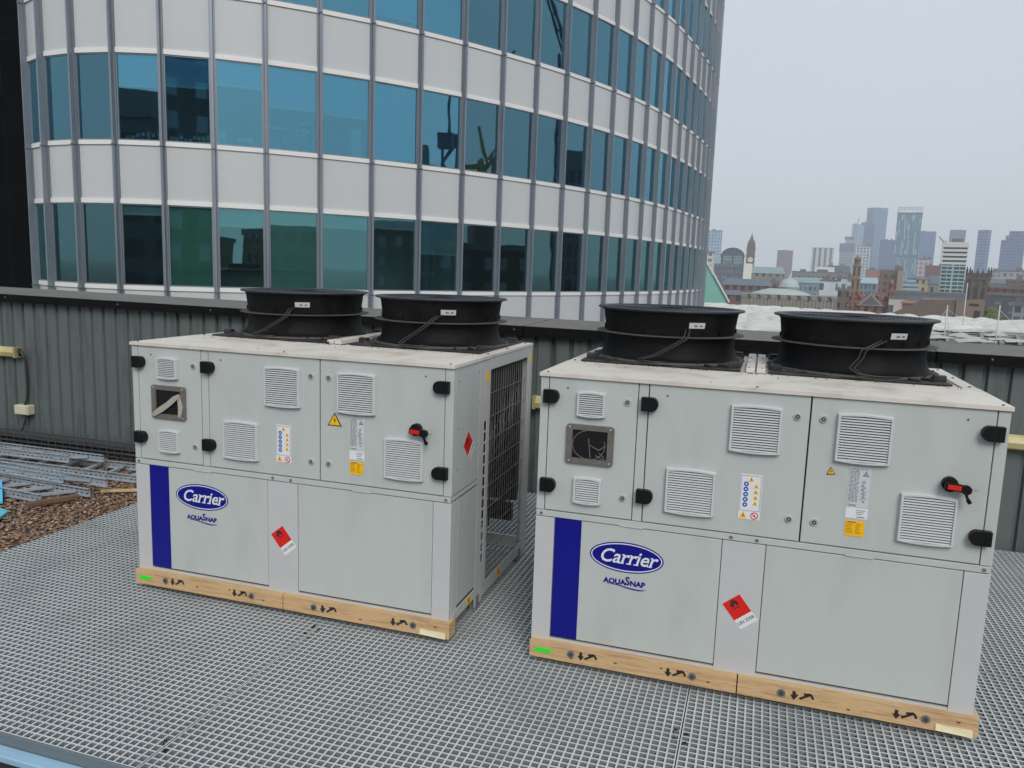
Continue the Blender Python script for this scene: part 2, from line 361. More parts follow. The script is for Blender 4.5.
def make_unit():
    u = empty('air_cooled_chiller', (0,0,0))
    # carcass behind the doors and panels
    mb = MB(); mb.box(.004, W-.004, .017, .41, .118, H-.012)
    mb.build('cabinet', gapbolt, u)
    for x0_, x1_, y0_ in ((0,.042,0),(.5,.547,.002),(2.052,W,0)):
        mb = MB(); mb.box(x0_, x1_, y0_, .03, .834, 1.534); mb.build('upper_post', paint, u, bevel=.002)
    # side skins (left and right)
    for sd, lab in ((1, 'right'), (0, 'left')):
        xx = (W-.003, W) if sd else (0, .003)
        mb = MB(); mb.box(*xx, .031, .408, .836, 1.532)
        for y, z in ((.07,1.2),(.07,.97),(.39,1.3),(.39,1.05),(.39,.9),(.07,1.46),(.39,1.47)):
            mb.disc((xx[1] if sd else xx[0], y, z), (1 if sd else -1,0,0), .005, .004, 8, 1)
        p = mb.build('side_panel', [paint, steel], u, bevel=.001)
        if sd: flame_label(.232, 1.083, p, 'side', 1.0, math.radians(45))
        mb = MB(); mb.box(*xx, .115, .408, .17, .796); mb.build('side_panel', paint, u, bevel=.001)
        mb = MB(); mb.box(xx[0]-(.004 if sd else 0), xx[1]+(0 if sd else .004), .03, .113, .118, .797)
        mb.box(xx[0]-(.006 if sd else -.002), xx[1]+(.002 if sd else -.004), .06, .41, .095, .15)
        mb.box(xx[0], xx[1]+(.001 if sd else -.001), .03, .408, .806, .83)
        mb.build('side_frame', paint2, u, bevel=.001)
    # doors
    d1 = panel('door', .046, .496, .836, 1.533, u)
    vent(.193, .340, 1.338, 1.474, d1, 10); vent(.193, .340, .888, 1.034, d1, 10)
    hinge(.022, .102, 1.400, 1.468, d1); hinge(.022, .102, .938, 1.007, d1); latch(.447, 1.433, d1); latch(.448, .945, d1)
    # control display with protective film
    mb = MB(); x0,x1,z0,z1 = .147,.390,1.100,1.302
    o_ = [(x0+.01,z0),(x1-.01,z0),(x1,z0+.01),(x1,z1-.01),(x1-.01,z1),(x0+.01,z1),(x0,z1-.01),(x0,z0+.01)]
    i_ = [(x0+.033,z0+.028),(x1-.033,z0+.028),(x1-.032,z0+.029),(x1-.032,z1-.029),(x1-.033,z1-.028),(x0+.033,z1-.028),(x0+.032,z1-.029),(x0+.032,z0+.029)]
    mb.ring(o_, i_, -.016, -.0005, 0); mb.box(x0+.02, x1-.02, -.006, -.002, z0+.02, z1-.02, 1)
    for x in (x0+.018, x1-.018):
        for z in (z0+.014, z1-.014): mb.disc((x,-.016,z), (0,-1,0), .005, .002, 8, 2)
    mb.build('display_screen', [bezel, screen, chrome], d1, bevel=.002)
    mb = MB()
    pl = [(.150,1.128),(.205,1.165),(.262,1.205),(.318,1.245),(.358,1.262),(.352,1.232),(.300,1.190),(.245,1.150),(.190,1.118),(.160,1.108)]
    mb.add([(x,-.018-.012*math.sin(i*1.7)**2,z) for i,(x,z) in enumerate(pl)], [(0,1,8,9),(1,2,7,8),(2,3,6,7),(3,4,5,6)], 0, True)
    mb.add([(.335,-.017,1.25),(.362,-.02,1.252),(.376,-.017,1.18),(.366,-.022,1.115),(.340,-.018,1.12),(.349,-.024,1.18)], [(0,1,2,5),(5,2,3,4)], 0, True)
    mb.build('protective_film', film, d1)
    d2 = panel('door', .552, 1.291, .836, 1.533, u)
    vent(.940, 1.174, 1.236, 1.472, d2, 17); vent(.656, .895, .898, 1.134, d2, 17)
    hinge(.518, .599, 1.400, 1.468, d2); hinge(.518, .599, .936, 1.004, d2); latch(1.239, 1.432, d2); latch(1.239, .940, d2)
    d3 = panel('door', 1.298, 2.048, .836, 1.533, u)
    vent(1.410, 1.646, 1.236, 1.472, d3, 17); vent(1.703, 1.936, .896, 1.132, d3, 17)
    hinge(1.991, 2.079, 1.398, 1.464, d3, True); hinge(1.991, 2.079, .930, .996, d3, True); latch(1.352, 1.431, d3); latch(1.352, .940, d3)
    # safety sheet
    mb = MB(); mb.box(1.008,1.108,-.0022,-.0004,.914,1.135,0)
    for xx in (1.0125,1.1035): mb.box(xx-.0006,xx+.0006,-.003,-.0022,.957,1.128,3)
    for zz in (.957,1.128): mb.box(1.0125,1.1035,-.003,-.0022,zz-.0006,zz+.0006,3)
    def tri(x, z, s): mb.prism([(x-s,z-s*.8),(x+s,z-s*.8),(x,z+s*.95)], -.003,-.0022,1); mb.prism([(x-s*.18,z-s*.4),(x+s*.18,z-s*.4),(x,z+s*.5)], -.0038,-.003,3)
    tri(1.058,1.112,.0135)
    for k in range(5):
        z = 1.088-.0255*k; mb.disc((1.036,-.0022,z), (0,-1,0), .0115, .001, 14, 2); mb.disc((1.036,-.0032,z), (0,-1,0), .0045, .0005, 8, 0)
    for k in range(4): tri(1.082,1.080-.028*k,.0125)
    tri(1.032,.935,.0185)
    mb.disc((1.083,-.0022,.934), (0,-1,0), .018, .001, 18, 4); mb.disc((1.083,-.0032,.934), (0,-1,0), .0135, .0005, 16, 0)
    mb.bar((1.072,-.0042,.945),(1.094,-.0042,.923),.0035,.0006,4,upv=(0,-1,0)); mb.disc((1.083,-.0037,.934), (0,-1,0), .005, .0004, 8, 3)
    mb.build('safety_label', [white, yellow, blue, ink, red], d2)
    # warning triangle
    mb = MB(); mb.prism([(1.385,1.173),(1.424,1.177),(1.402,1.211)], -.0022,-.0004,1); mb.prism([(1.391,1.178),(1.419,1.1805),(1.4025,1.205)], -.003,-.0022,0)
    mb.prism([(1.4045,1.1985),(1.400,1.190),(1.4045,1.191),(1.401,1.1815),(1.4085,1.1925),(1.404,1.1925)], -.0038,-.003,1)
    mb.build('warning_triangle', [yellow, ink], d3)
    # rating plate
    mb = MB(); mb.box(1.484,1.574,-.0018,-.0004,1.035,1.222,0)
    rr = random.Random(3)
    put_text(mb, 'Carrier', 1.545, 1.214, .011, -.0018, 1, shear=.3, ext=.0004)
    for k in range(26):
        z = 1.214-.0062*k; x = 1.488
        while x < 1.525: l = rr.uniform(.004,.016); mb.box(x, min(x+l,1.527), -.0025,-.0018, z-.0013, z+.0013, 1); x += l+rr.uniform(.002,.006)
        if k > 8 or k < 0:
            x = rr.uniform(1.535,1.548); mb.box(x, x+rr.uniform(.008,.022), -.0025,-.0018, z-.0013, z+.0013, 1)
    mb.prism([(1.540,1.182),(1.568,1.182),(1.554,1.205)], -.0025,-.0018,1); mb.prism([(1.546,1.186),(1.562,1.186),(1.554,1.199)], -.0032,-.0025,0)
    mb.prism([(1.55,1.188),(1.558,1.188),(1.554,1.196)], -.0038,-.0032,1)
    put_text(mb, 'Carrier', 1.507, 1.043, .012, -.0018, 1, ext=.0004, bold=.0004)
    mb.build('rating_plate', [mat('plate_silver', c3(196,202,206), .35), inkg], d3)
    mb = MB(); mb.box(1.482,1.576,-.0019,-.0004,.980,1.031,0)
    for k in range(3): mb.box(1.527,1.527+.04-.006*k,-.0026,-.0019,1.018-.009*k,1.0205-.009*k,1)
    mb.box(1.53,1.566,-.0026,-.0019,.986,.990,1)
    mb.build('code_label', [white, inkg], d3)
    mb = MB(); mb.box(1.486,1.568,-.0022,-.0004,.896,.968,0)
    for k in range(8): mb.box(1.491,1.491+rr.uniform(.02,.03),-.0028,-.0022,.955-.0065*k,.9565-.0065*k,1); mb.box(1.53,1.53+rr.uniform(.014,.028),-.0028,-.0022,.955-.0065*k,.9565-.0065*k,1)
    mb.box(1.495,1.53,-.0028,-.0022,.960,.964,1)
    mb.build('yellow_label', [yellow, mat('label_print', c3(120,80,10), .6)], d3)
    # isolator switch: black dial, red bar, handle with tag tail
    mb = MB(); mb.disc((1.893,-.0005,1.190), (0,-1,0), .033, .028, 28, 0); mb.disc((1.893,-.028,1.190), (0,-1,0), .027, .01, 24, 0)
    mb.bar((1.868,-.048,1.190),(1.955,-.044,1.180),.032,.02,0,upv=(0,-1,0)); mb.disc((1.953,-.035,1.178), (0,-1,0), .021, .022, 16, 0)
    mb.bar((1.876,-.062,1.188),(1.930,-.060,1.184),.020,.006,1,upv=(0,-1,0))
    mb.bar((1.948,-.05,1.170),(1.966,-.05,1.126),.011,.01,0,upv=(0,-1,0)); mb.bar((1.962,-.05,1.136),(1.972,-.05,1.120),.017,.012,0,upv=(0,-1,0))
    mb.tube([(1.955,-.05,1.185),(1.975,-.06,1.186),(1.99,-.055,1.180),(2.0,-.05,1.183)], .0012, 5)
    mb.build('isolator_switch', [black, red], d3, bevel=.003)
    for dd in (d1, d2, d3):
        x = {d1:.142, d2:.640, d3:1.938}[dd]; mb = MB(); mb.disc((x,-.0005,1.482), (0,-1,0), .004, .003, 8); mb.build('rivet', ink, dd)
    # lower half
    pl_ = panel('lower_panel', .103, .944, .150, .796, u); 
    mb = MB(); mb.box(.105, .246, -.0012, -.0002, .152, .799); mb.build('blue_stripe', navy, pl_)
    mb = MB(); cx, cz, a, b = .484, .636, .188, .080
    mb.prism(ell(cx,cz,a,b), -.0012,-.0002,0); mb.ring(ell(cx,cz,a-.007,b-.007), ell(cx,cz,a-.012,b-.012), -.0018,-.0012,1)
    put_text(mb, 'Carrier', cx+.004, cz-.002, .100, -.0012, 1, shear=.30, bold=.0013, ext=.0008, sx=.96)
    # small slab serifs on the upright strokes of the italic lettering
    ext_ = lambda t_: (lambda xs_: (min(xs_), max(xs_)))([v[0] for v in text_mesh(t_, .100, shear=0, bold=.0013, align='LEFT', sx=.96)[0]])
    full = text_mesh('Carrier', .100, shear=.30, bold=.0013, sx=.96)[0]; zb_ = min(v[2] for v in full)+.0012; xh_ = .0505; tot = ext_('Carrier')[1]
    for k_, ch_ in enumerate('Carrier'):
        if ch_ in 'ri':
            w_c = ext_(ch_); xl = ext_('Carrier'[:k_+1])[1]-(w_c[1]-w_c[0])-tot/2+cx+.001
            mb.box(xl-.0065, xl+.0185, -.0026, -.0012, cz-.002+zb_-.0012, cz-.002+zb_+.0042, 1)
            xt = xl+.30*xh_; mb.prism([(xt-.0085,cz-.002+zb_+xh_-.0065),(xt+.004,cz-.002+zb_+xh_-.0065),(xt+.004,cz-.002+zb_+xh_-.0005),(xt-.002,cz-.002+zb_+xh_-.0005)], -.0026, -.0012, 1)
    mb.build('logo_oval', [navy, white], pl_)
    mb = MB()
    put_text(mb, 'AQUA', .430, .502, .037, -.0004, 0, bold=.0018, ext=.0006, sx=1.06); put_text(mb, 'S', .4965, .511, .060, -.0004, 0, bold=.0018, ext=.0006, sx=.86); put_text(mb, 'NAP', .5475, .502, .037, -.0004, 0, bold=.0018, ext=.0006, sx=1.06)
    sp_ = ((.389,.487),(.405,.4885),(.425,.4885),(.45,.486),(.475,.481),(.50,.4765),(.52,.474),(.54,.4725),(.555,.4725),(.57,.474),(.58,.4755),(.586,.477),(.592,.479))
    sw = list(sp_)
    for k in range(12):
        w0 = .0005+.003*math.sin(math.pi*k/12); w1 = .0005+.003*math.sin(math.pi*(k+1)/12)
        mb.prism([(sw[k][0],sw[k][1]-w0),(sw[k+1][0],sw[k+1][1]-w1),(sw[k+1][0],sw[k+1][1]+w1),(sw[k][0],sw[k][1]+w0)], -.0012,-.0003)
    mb.build('model_lettering', navy, pl_)
    panel('lower_panel', 1.150, 1.992, .150, .796, u)
    panel('post', 0, .101, .118, .796, u, -.001, .03, paint2, .002); 
    cpost = panel('post', .947, 1.147, .118, .796, u, -.001, .03, paint2, .002); flame_label(1.037, .464, cpost)
    panel('post', 1.995, W, .118, .796, u, -.001, .03, paint2, .002)
    mb = MB(); mb.box(.003, W-.003, -.004, .03, .801, .831); mb.box(.44,.56,-.006,-.003,.797,.803); mb.box(1.5,1.62,-.006,-.003,.797,.803)
    for x in (.03,.985,1.105,2.07): mb.disc((x,-.004,.816), (0,-1,0), .009, .004, 10, 1)
    mb.build('middle_rail', [paint, steel], u, bevel=.002)
    mb = MB(); mb.box(.101, W-.101, .003, .03, .119, .138); mb.build('base_rail', paint2, u)
    # top cover
    mb = MB(); mb.box(-.006, W+.006, -.012, .575, H-.011, H+.007); mb.box(-.004, .068, .576, D, H-.01, H+.006); mb.box(W-.068, W+.004, .576, D, H-.01, H+.006)
    mb.box(.0681, W-.0681, D-.02, D, H-.01, H+.006); mb.box(.0682, W-.0682, .5765, D-.021, H-.03, H-.002)
    for k in range(46):
        x = random.uniform(.05,2.05); y = random.choice((.563,.55,.535,.52)) + random.uniform(-.01,.01) if random.random() < .85 else random.uniform(.05,.5)
        mb.disc((x,y,H+.0065), (0,0,1), random.uniform(.002,.006), .003, 6, 1)
    for x,y in ((.03,.02),(2.07,.02),(.03,.62),(.03,1.0),(2.07,.62),(2.07,1.0),(2.07,1.4),(1.05,.02)): mb.disc((x,y,H+.0068), (0,0,1), .006, .005, 8, 1)
    tcv = mb.build('top_cover', [lidm, mat('screw_dark', (.05,.05,.05), .5)], u)
    mb = MB(); mb.box(.985, 1.03, .6, 1.46, H+.0065, H+.03); mb.box(1.04, 1.085, .6, 1.46, H+.0065, H+.03)
    for x in (1.0,1.07):
        for y in (.63,.9,1.2,1.43): mb.disc((x,y,H+.03), (0,0,1), .006, .005, 8, 1)
    mb.build('ridge_strip', [lidm, steel], tcv, bevel=.003)
    fan(.514, 1.03, u, (19, -14, .0)); fan(1.545, 1.03, u, (19, -8, 1.0))
    # rear frame
    mb = MB()
    for xa, xb, s in ((0,.045,0),(W-.045,W,1)):
        xo = (xa, xa+.004) if not s else (xb-.004, xb)
        # front slotted post built round its slots
        mb.box(*xo, .411, .50, .03, 1.533); mb.box(*xo, .542, .598, .12, 1.533); mb.box(*xo, .5, .542, 1.16, 1.533); mb.box(*xo, .5, .542, .03, .27)
        for k in range(13): mb.box(*xo, .5, .542, .27+.0685*k, .283+.0685*k)
        mb.box(*xo, .598, 1.375, 1.462, 1.533); mb.box(*xo, .542, D, .05, .13)
        mb.box(*xo, 1.375, 1.40, .13, 1.533); mb.box(*xo, 1.415, D, .13, 1.533); mb.box(xa+.002, xb-.002, 1.401, 1.414, .13, 1.53)
        mb.box(xa+.005, xb-.005, .412, .46, .125, 1.53)
    mb.box(.046, W-.046, D-.03, D-.002, 1.44, 1.533); mb.box(.046, W-.046, D-.03, D-.002, .05, .13)
    mb.box(1.02, 1.08, D-.028, D-.004, .13, 1.44)
    mb.build('rear_frame', paint2, u, bevel=.0015)
    mb = MB()
    for x in (.02, W-.02):
        for y in (.085,.46,1.33):
            mb = MB(); mb.box(x-.022, x+.022, y-.025, y+.03, .0, .094 if y > .3 else .117); mb.build('foot', greyfoot, u, bevel=.003)
    mb = MB()
    xo = W+.001
    for y0,y1,z0,z1 in ((.515,.56,1.395,1.46),(1.452,1.486,1.41,1.48)): mb = MB(); mb.box(W-.0005, W+.0012, y0, y1, z0, z1); mb.build('yellow_tag', yellow, u)
    for y0,y1,z0,z1 in ((.27,.345,.10,.145),(.83,.90,.065,.125)): mb = MB(); mb.box(W+.0025, W+.0032, y0, y1, z0, z1); mb.box(W+.0032, W+.0036, (y0+y1)/2-.008,(y0+y1)/2+.008, z0+.01, z1-.01, 1); mb.build('lifting_label', [yellow, ink], u)
    # wire guard over the openings at both ends and the back
    for xg in (W-.012, .012):
        mb = MB()
        for k in range(9): z = .30+.1445*k; mb.bar((xg,.60,z),(xg,1.374,z),.004,.004)
        for k in range(17): y = .615+.0465*k; mb.bar((xg-.004,y,.135),(xg-.004,y,1.461),.003,.003)
        mb.build('wire_guard', wirem, u)
    # coils: one slab leaning over the compressor space, one upright at the back
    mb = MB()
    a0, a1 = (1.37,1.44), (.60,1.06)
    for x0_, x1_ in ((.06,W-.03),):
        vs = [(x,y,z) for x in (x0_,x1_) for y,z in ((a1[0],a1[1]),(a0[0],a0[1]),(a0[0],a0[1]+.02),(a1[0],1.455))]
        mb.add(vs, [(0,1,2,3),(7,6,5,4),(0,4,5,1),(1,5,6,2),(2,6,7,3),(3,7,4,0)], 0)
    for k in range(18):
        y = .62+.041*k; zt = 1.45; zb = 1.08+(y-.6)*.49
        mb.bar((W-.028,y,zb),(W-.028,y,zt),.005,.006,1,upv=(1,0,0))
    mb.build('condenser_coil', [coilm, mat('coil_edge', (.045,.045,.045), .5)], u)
    mb = MB(); mb.box(.06, W-.06, 1.40, 1.445, .42, 1.44, 0)
    for k in range(24):
        y = .64+.031*k
        mb.tube([(W-.045-.01*(k%2), y, .52+.1*math.sin(k)), (W-.045-.01*(k%2), y, 1.04+(y-.6)*.49)], .0045, 5, 1)
    for k in range(7): mb.tube([(W-.05,.66,.55+.07*k),(W-.052,1.36,.60+.11*k)], .006, 5, 1)
    mb.build('coil_tubes', [coilm, mat('tube_metal', (.08,.08,.078), .35, .6)], u)
    mb = MB(); mb.box(.06, W-.06, 1.30, 1.345, .30, .42); mb.box(.06,W-.06,.44,.48,.40,1.44)
    mb.tube([(W-.11,.5,.46),(W-.11,.9,.44),(W-.11,1.3,.46)], .018, 8)
    mb.build('inner_brace', black, u)
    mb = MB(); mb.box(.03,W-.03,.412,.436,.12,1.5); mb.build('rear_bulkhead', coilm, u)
    # shipping timbers under the front edge
    marks = {0:(.004,1.063,(.229,.851),((.282,.333),(.731,.785))), 1:(1.069,2.118,(1.273,1.903),((1.331,1.387),(1.780,1.833)))}
    for k,(x0_,x1_,bolts,ars) in marks.items():
        mb = MB(); mb.box(x0_, x1_, -.036, .055, .036, .125, 0)
        for q_ in range(4):
            kx_ = x0_+.12+(x1_-x0_)*(.1+.22*q_)+.05*k; kz_ = .06+.045*((q_*7+k*3)%5)/5; mb.prism(ell(kx_, kz_, .008+.002*(q_%2), .005, 12), -.0363, -.036, 1)
            mb.box(kx_+.06, kx_+.15+.02*q_, -.03625, -.036, kz_+.006, kz_+.0072, 1)
        w_ = mb.build('skid_timber', [wood, mat('knot', c3(120,80,50), .85, var=.3, scale=60)], u)
        for bx in bolts:
            mb = MB(); mb.disc((bx,-.0365,.084), (0,-1,0), .019, .004, 18, 0); mb.disc((bx,-.040,.084), (0,-1,0), .010, .006, 6, 1); mb.build('bolt', [steel, gapbolt], w_)
        for ax_, hx in ars:
            mb = MB()
            mb.box(ax_-.0075, ax_+.0075, -.0372,-.036, .082,.104); mb.prism([(ax_-.018,.084),(ax_,.058),(ax_+.018,.084)], -.0372,-.036)
            for a_, b_ in (((hx-.03,.070),(hx+.02,.100)),((hx+.02,.100),(hx+.032,.078)),((hx-.012,.096),(hx+.02,.100))):
                mb.bar((a_[0],-.0367,a_[1]),(b_[0],-.0367,b_[1]),.011,.0014,upv=(0,-1,0))
            mb.build('stencil_mark', ink, w_)
        if k == 0:
            mb = MB(); mb.add([(.036,-.040,.068),(.121,-.0372,.066),(.121,-.0372,.090),(.034,-.040,.092)], [(0,1,2,3)]); mb.box(.036,.119,-.039,-.0362,.0685,.0895)
            put_text(mb, 'AQ', .06, .079, .016, -.0405, 1, ext=.0004) if False else None
            mb.build('green_tag', green, w_)
        else:
            mb = MB(); mb.add([(1.945,-.038,.074),(2.098,-.040,.066),(2.098,-.041,.035),(1.945,-.044,.042)], [(0,1,2,3)]); mb.box(1.95,2.095,-.0375,-.0362,.040,.070); mb.build('paper_label', papert, w_)
    return u
B = make_unit()
A = copy_tree(B); A.location = (-2.576, -.005, 0); A.rotation_euler.z = .0033
tag(B, 'nearer light grey chiller with a small warning triangle on its wide door', 'chiller', 'rooftop chillers on the grating')
tag(A, 'farther light grey chiller whose wire-guarded open end and red diamond show', 'chiller', 'rooftop chillers on the grating')
# small differences between the two machines
for f_ in kids(A):
    if f_.name.startswith('condenser_fan'): f_.location.x = .045
for d in kids(A):
    for p in kids(d):
        if p.name.startswith('warning_triangle'):
            mb = MB(); mb.prism([(1.344,1.161),(1.433,1.161),(1.3885,1.237)], -.0022,-.0004,1); mb.prism([(1.353,1.166),(1.424,1.166),(1.3885,1.226)], -.003,-.0022,0)
            mb.prism([(1.394,1.212),(1.380,1.192),(1.390,1.193),(1.384,1.173),(1.399,1.197),(1.389,1.197)], -.0038,-.003,1)
            t = mb.build('tmp', [yellow, ink]); p.data = t.data; bpy.data.objects.remove(t); p.data.name = 'warning_triangle'
for d in kids(B):
    for p in kids(d):
        if p.name.startswith('protective_film'):
            mb = MB()
            for k,(px_,pz_,qx,qz) in enumerate(((.262,1.235,.275,1.135),(.270,1.20,.318,1.178),(.318,1.178,.350,1.205),(.300,1.150,.352,1.128),(.318,1.165,.348,1.14))):
                mb.bar((px_,-.012,pz_),(qx,-.014,qz),.004,.002,upv=(0,-1,0))
            for k in range(14):
                a = R(100+k*20); b_ = R(120+k*20); q = lambda t: (.268+.088*math.cos(t)*(1 if math.cos(t)<0 else .9), -.012, 1.2+.075*math.sin(t)); mb.bar(q(a),q(b_),.0035,.002,upv=(0,-1,0))
            t = mb.build('tmp', [mat('clear_film', c3(112,108,102), .25, var=.3, scale=40)]); p.data = t.data; bpy.data.objects.remove(t)
        if p.name.startswith('power_cable') and d == [k for k in kids(B) if k.name.startswith('condenser_fan')][-1]:
            t = cable(None, 1.545, 1.03, 14, 7, 2.2); p.data = t.data; bpy.data.objects.remove(t)
# ------------------------------------------------------------------ roof deck, grating, gravel
GZ = -28.0
def struct(o): o['kind'] = 'structure'; return o
mb = MB(); mb.box(-16, 12, -12, 3.05, -.8, -.20); struct(mb.build('roof_surface', membr))
def axis(segs, p, w):
    out = []   # list of (lo, hi, isbar)
    for a, b in segs:
        n = max(1, round((b-a-w)/p)); q = (b-a-w)/n
        for i in range(n+1):
            ww = w if 0 < i < n else w*.7
            c = a + w/2 + i*q; out.append((c-ww/2, c+ww/2))
        out.append(None)
    return out[:-1]
def grating(xs, ys):
    p, w, d = .038, .0082, .040
    X = axis(xs, p, w); Y = axis(ys, p, w)
    mi = []
    def flat(L):
        c = []; k = []   # coordinates and kind of the gap that follows each coordinate: 1 bar, 0 hole, 2 open seam
        for i, s in enumerate(L):
            if s is None: k[-1] = 2; continue
            c += [s[0], s[1]]; k += [1, 0]
        return c, k
    cx, kx = flat(X); cy, ky = flat(Y); nx, ny = len(cx), len(cy)
    vs = [(x, y, 0.0) for y in cy for x in cx] + [(x, y, -d) for y in cy for x in cx]
    o = nx*ny; fs = []
    for j in range(ny-1):
        for i in range(nx-1):
            a = j*nx+i; b = a+1; c_ = a+nx+1; dd = a+nx
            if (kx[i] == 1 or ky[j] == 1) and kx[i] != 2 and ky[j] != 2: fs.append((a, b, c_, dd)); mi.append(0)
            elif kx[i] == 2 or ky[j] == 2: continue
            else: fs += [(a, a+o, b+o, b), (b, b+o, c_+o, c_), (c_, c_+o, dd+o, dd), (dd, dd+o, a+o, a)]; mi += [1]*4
    me = bpy.data.meshes.new('grating_floor'); me.from_pydata(vs, [], fs); me.materials.append(grat); me.materials.append(mat('grating_hole_shade', c3(124,131,134), .6, var=.1, scale=3)); me.polygons.foreach_set('material_index', mi)  # hole walls get a darker copy of the resin, shade painted in
    o_ = bpy.data.objects.new('grating_floor', me); COL.objects.link(o_); return struct(o_)
xs = [(-3.86,-3.341),(-3.338,-1.2415),(-1.2385,.8385),(.8415,2.9585),(2.9615,5.0585),(5.0615,6.07)]
ys = [(-1.472,.751),(.754,3.03)]
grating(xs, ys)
for k, (x, y) in enumerate(((.815,-.40),(.815,-.47),(.865,-.42),(.865,-.49),(-1.262,-.10),(-1.262,-.19),(-1.215,-.13),(-1.215,-.24),(-1.262,-1.28),(-1.215,-1.33))):
    mb = MB(); mb.box(-.009,.009,-.004,.004,.0006,.004); mb.disc((0,0,.004),(0,0,1),.004,.003,8); mb.box(-.010,-.007,-.006,.006,-.03,.0005)
    tag(mb.build('grating_clip', mat('clip_metal', c3(60,54,50), .5, .4), None, 0, (x,y,0)), 'small dark clip on a grating panel joint', 'clip', 'clips on the grating joints')
# steel edge of the platform, nearest the camera
mb = MB(); mb.box(-3.9, 6.1, -1.487, -1.474, -.055, .001); mb.build('edge_angle', mat('edge_grey', c3(112,122,128), .5, .2, var=.12)).name = 'platform_edge_angle'
tag(bpy.data.objects['platform_edge_angle'], 'grey edge angle closing the front of the grating walkway', 'edge trim')
mb = MB(); mb.box(-3.9, 6.1, -1.552, -1.489, -.075, -.045); t = mb.build('flashing_strip', mat('pale_blue_film', c3(150,184,208), .3, var=.08), bevel=.004)
tag(t, 'pale blue flashing strip in front of the grey edge of the grating', 'flashing')
gz = -.115
mb = MB(); mb.box(-15, -3.87, -1.44, 3.04, -.19, gz-.02); struct(mb.build('gravel_bed', mat('gravel_base', c3(70,54,44), .95, var=.5, scale=60)))
gm, nt, b = nodes('gravel_stone')
tc = N(nt,'ShaderNodeTexCoord'); mp = N(nt,'ShaderNodeMapping'); mp.inputs['Scale'].default_value = (52,52,52); nt.links.new(tc.outputs['Object'], mp.inputs[0])
vo = N(nt,'ShaderNodeTexVoronoi'); nt.links.new(mp.outputs[0], vo.inputs[0]); vo.inputs['Scale'].default_value = 1
sp = N(nt,'ShaderNodeSeparateColor'); nt.links.new(vo.outputs['Color'], sp.inputs[0])
cr = N(nt,'ShaderNodeValToRGB'); nt.links.new(sp.outputs[0], cr.inputs[0])
e = cr.color_ramp; e.elements[0].color = (*c3(84,66,54),1); e.elements[1].color = (*c3(190,176,160),1)
for pos_, c_ in ((.3,c3(124,94,74)),(.6,c3(150,118,92)),(.85,c3(112,102,94))): q = e.elements.new(pos_); q.color = (*c_,1)
nt.links.new(cr.outputs[0], b.inputs['Base Color']); b.inputs['Roughness'].default_value = .85
mb = MB(); rr = random.Random(5)
def stone(cx, cy, cz, r):
    a = rr.uniform(0, 6.28); e1, e2, e3 = r*rr.uniform(.8,1.5), r*rr.uniform(.6,1), r*rr.uniform(.45,.8)
    ca, sa = math.cos(a), math.sin(a); vs = []
    for (x,y,z) in ((1,0,0),(.35,.85,.1),(-.6,.75,0),(-1,-.1,.1),(-.4,-.85,0),(.6,-.75,.1),(.25,.2,.9),(-.35,-.15,.85)):
        x *= e1*rr.uniform(.8,1.15); y *= e2*rr.uniform(.8,1.15); z *= e3
        vs.append((cx+x*ca-y*sa, cy+x*sa+y*ca, cz+z))
    mb.add(vs, [(0,1,6),(1,2,6),(2,7,6),(2,3,7),(3,4,7),(4,5,7),(5,6,7),(5,0,6)])
for k in range(24000):
    x = rr.uniform(-8.2,-3.87); y = rr.uniform(-.6,3.0)
    if (x+3.87) < -3.2 and y < 1: continue
    stone(x, y, gz-.02+rr.uniform(0,.028), rr.uniform(.009,.019))
tag(mb.build('gravel', gm), None, None, None, 'stuff')

# ------------------------------------------------------------------ parapet wall with metal cladding
wall = empty('parapet_wall', (0,3.1,0), 0, 'long grey-green ribbed metal parapet wall with a dark wide coping behind the chillers', 'wall')
clad = mat('cladding_sheet', c3(96,105,104), .5, .1, var=.16, scale=1.2, stretch=(6,6,.7), dirt=c3(50,55,50), dscale=1.2, damt=.85)
mb = MB(); x = -14.0; pts = []
while x < 12:
    pts += [(x,0),(x+.118,0),(x+.130,.028),(x+.150,.028),(x+.162,0)]; x += .166
n = len(pts)
vs = [(px_, py_, z) for z in (-.2, 1.5) for px_, py_ in pts]
mb.add(vs, [(i,i+1,i+1+n,i+n) for i in range(n-1)])
mb.build('cladding', clad, wall)
mb = MB()
for k in range(157):
    xx = -14+.166*k+.14
    for z in (.45,1.2): mb.disc((xx-.075,-.0005,z),(0,-1,0),.004,.003,6)
mb.build('cladding_screws', steel, wall)['kind'] = 'stuff'
cop = mat('coping_top', c3(108,106,101), .75, var=.15, scale=2.5, dirt=c3(80,80,76), dscale=2, damt=.6)
fas = mat('coping_fascia', (.004,.004,.004), .7, spec=.12, var=.3, scale=3)
mb = MB()
zt = lambda x: 1.548-.0046*x
for xa, xb in ((-14,-8),(-8,-5.02),(-5.01,-1.02),(-1.01,2.36),(2.37,5.2),(5.21,12)):
    za, zb = zt(xa), zt(xb)
    V = [(xa,-.09,za),(xb,-.09,zb),(xb,1.02,zb+.01),(xa,1.02,za+.01),(xa,-.09,za-.085),(xb,-.09,zb-.085),(xb,1.02,zb-.2),(xa,1.02,za-.2)]
    mb.add(V, [(0,1,2,3),(7,6,5,4)], 0); mb.add(V, [(0,4,5,1),(1,5,6,2),(2,6,7,3),(3,7,4,0)], 1)
mb.build('coping', [cop, fas], wall, bevel=.004)
mb = MB(); mb.box(-14,12,.05,.98,-.2,1.36); mb.build('wall_core', membr, wall)
mb = MB()
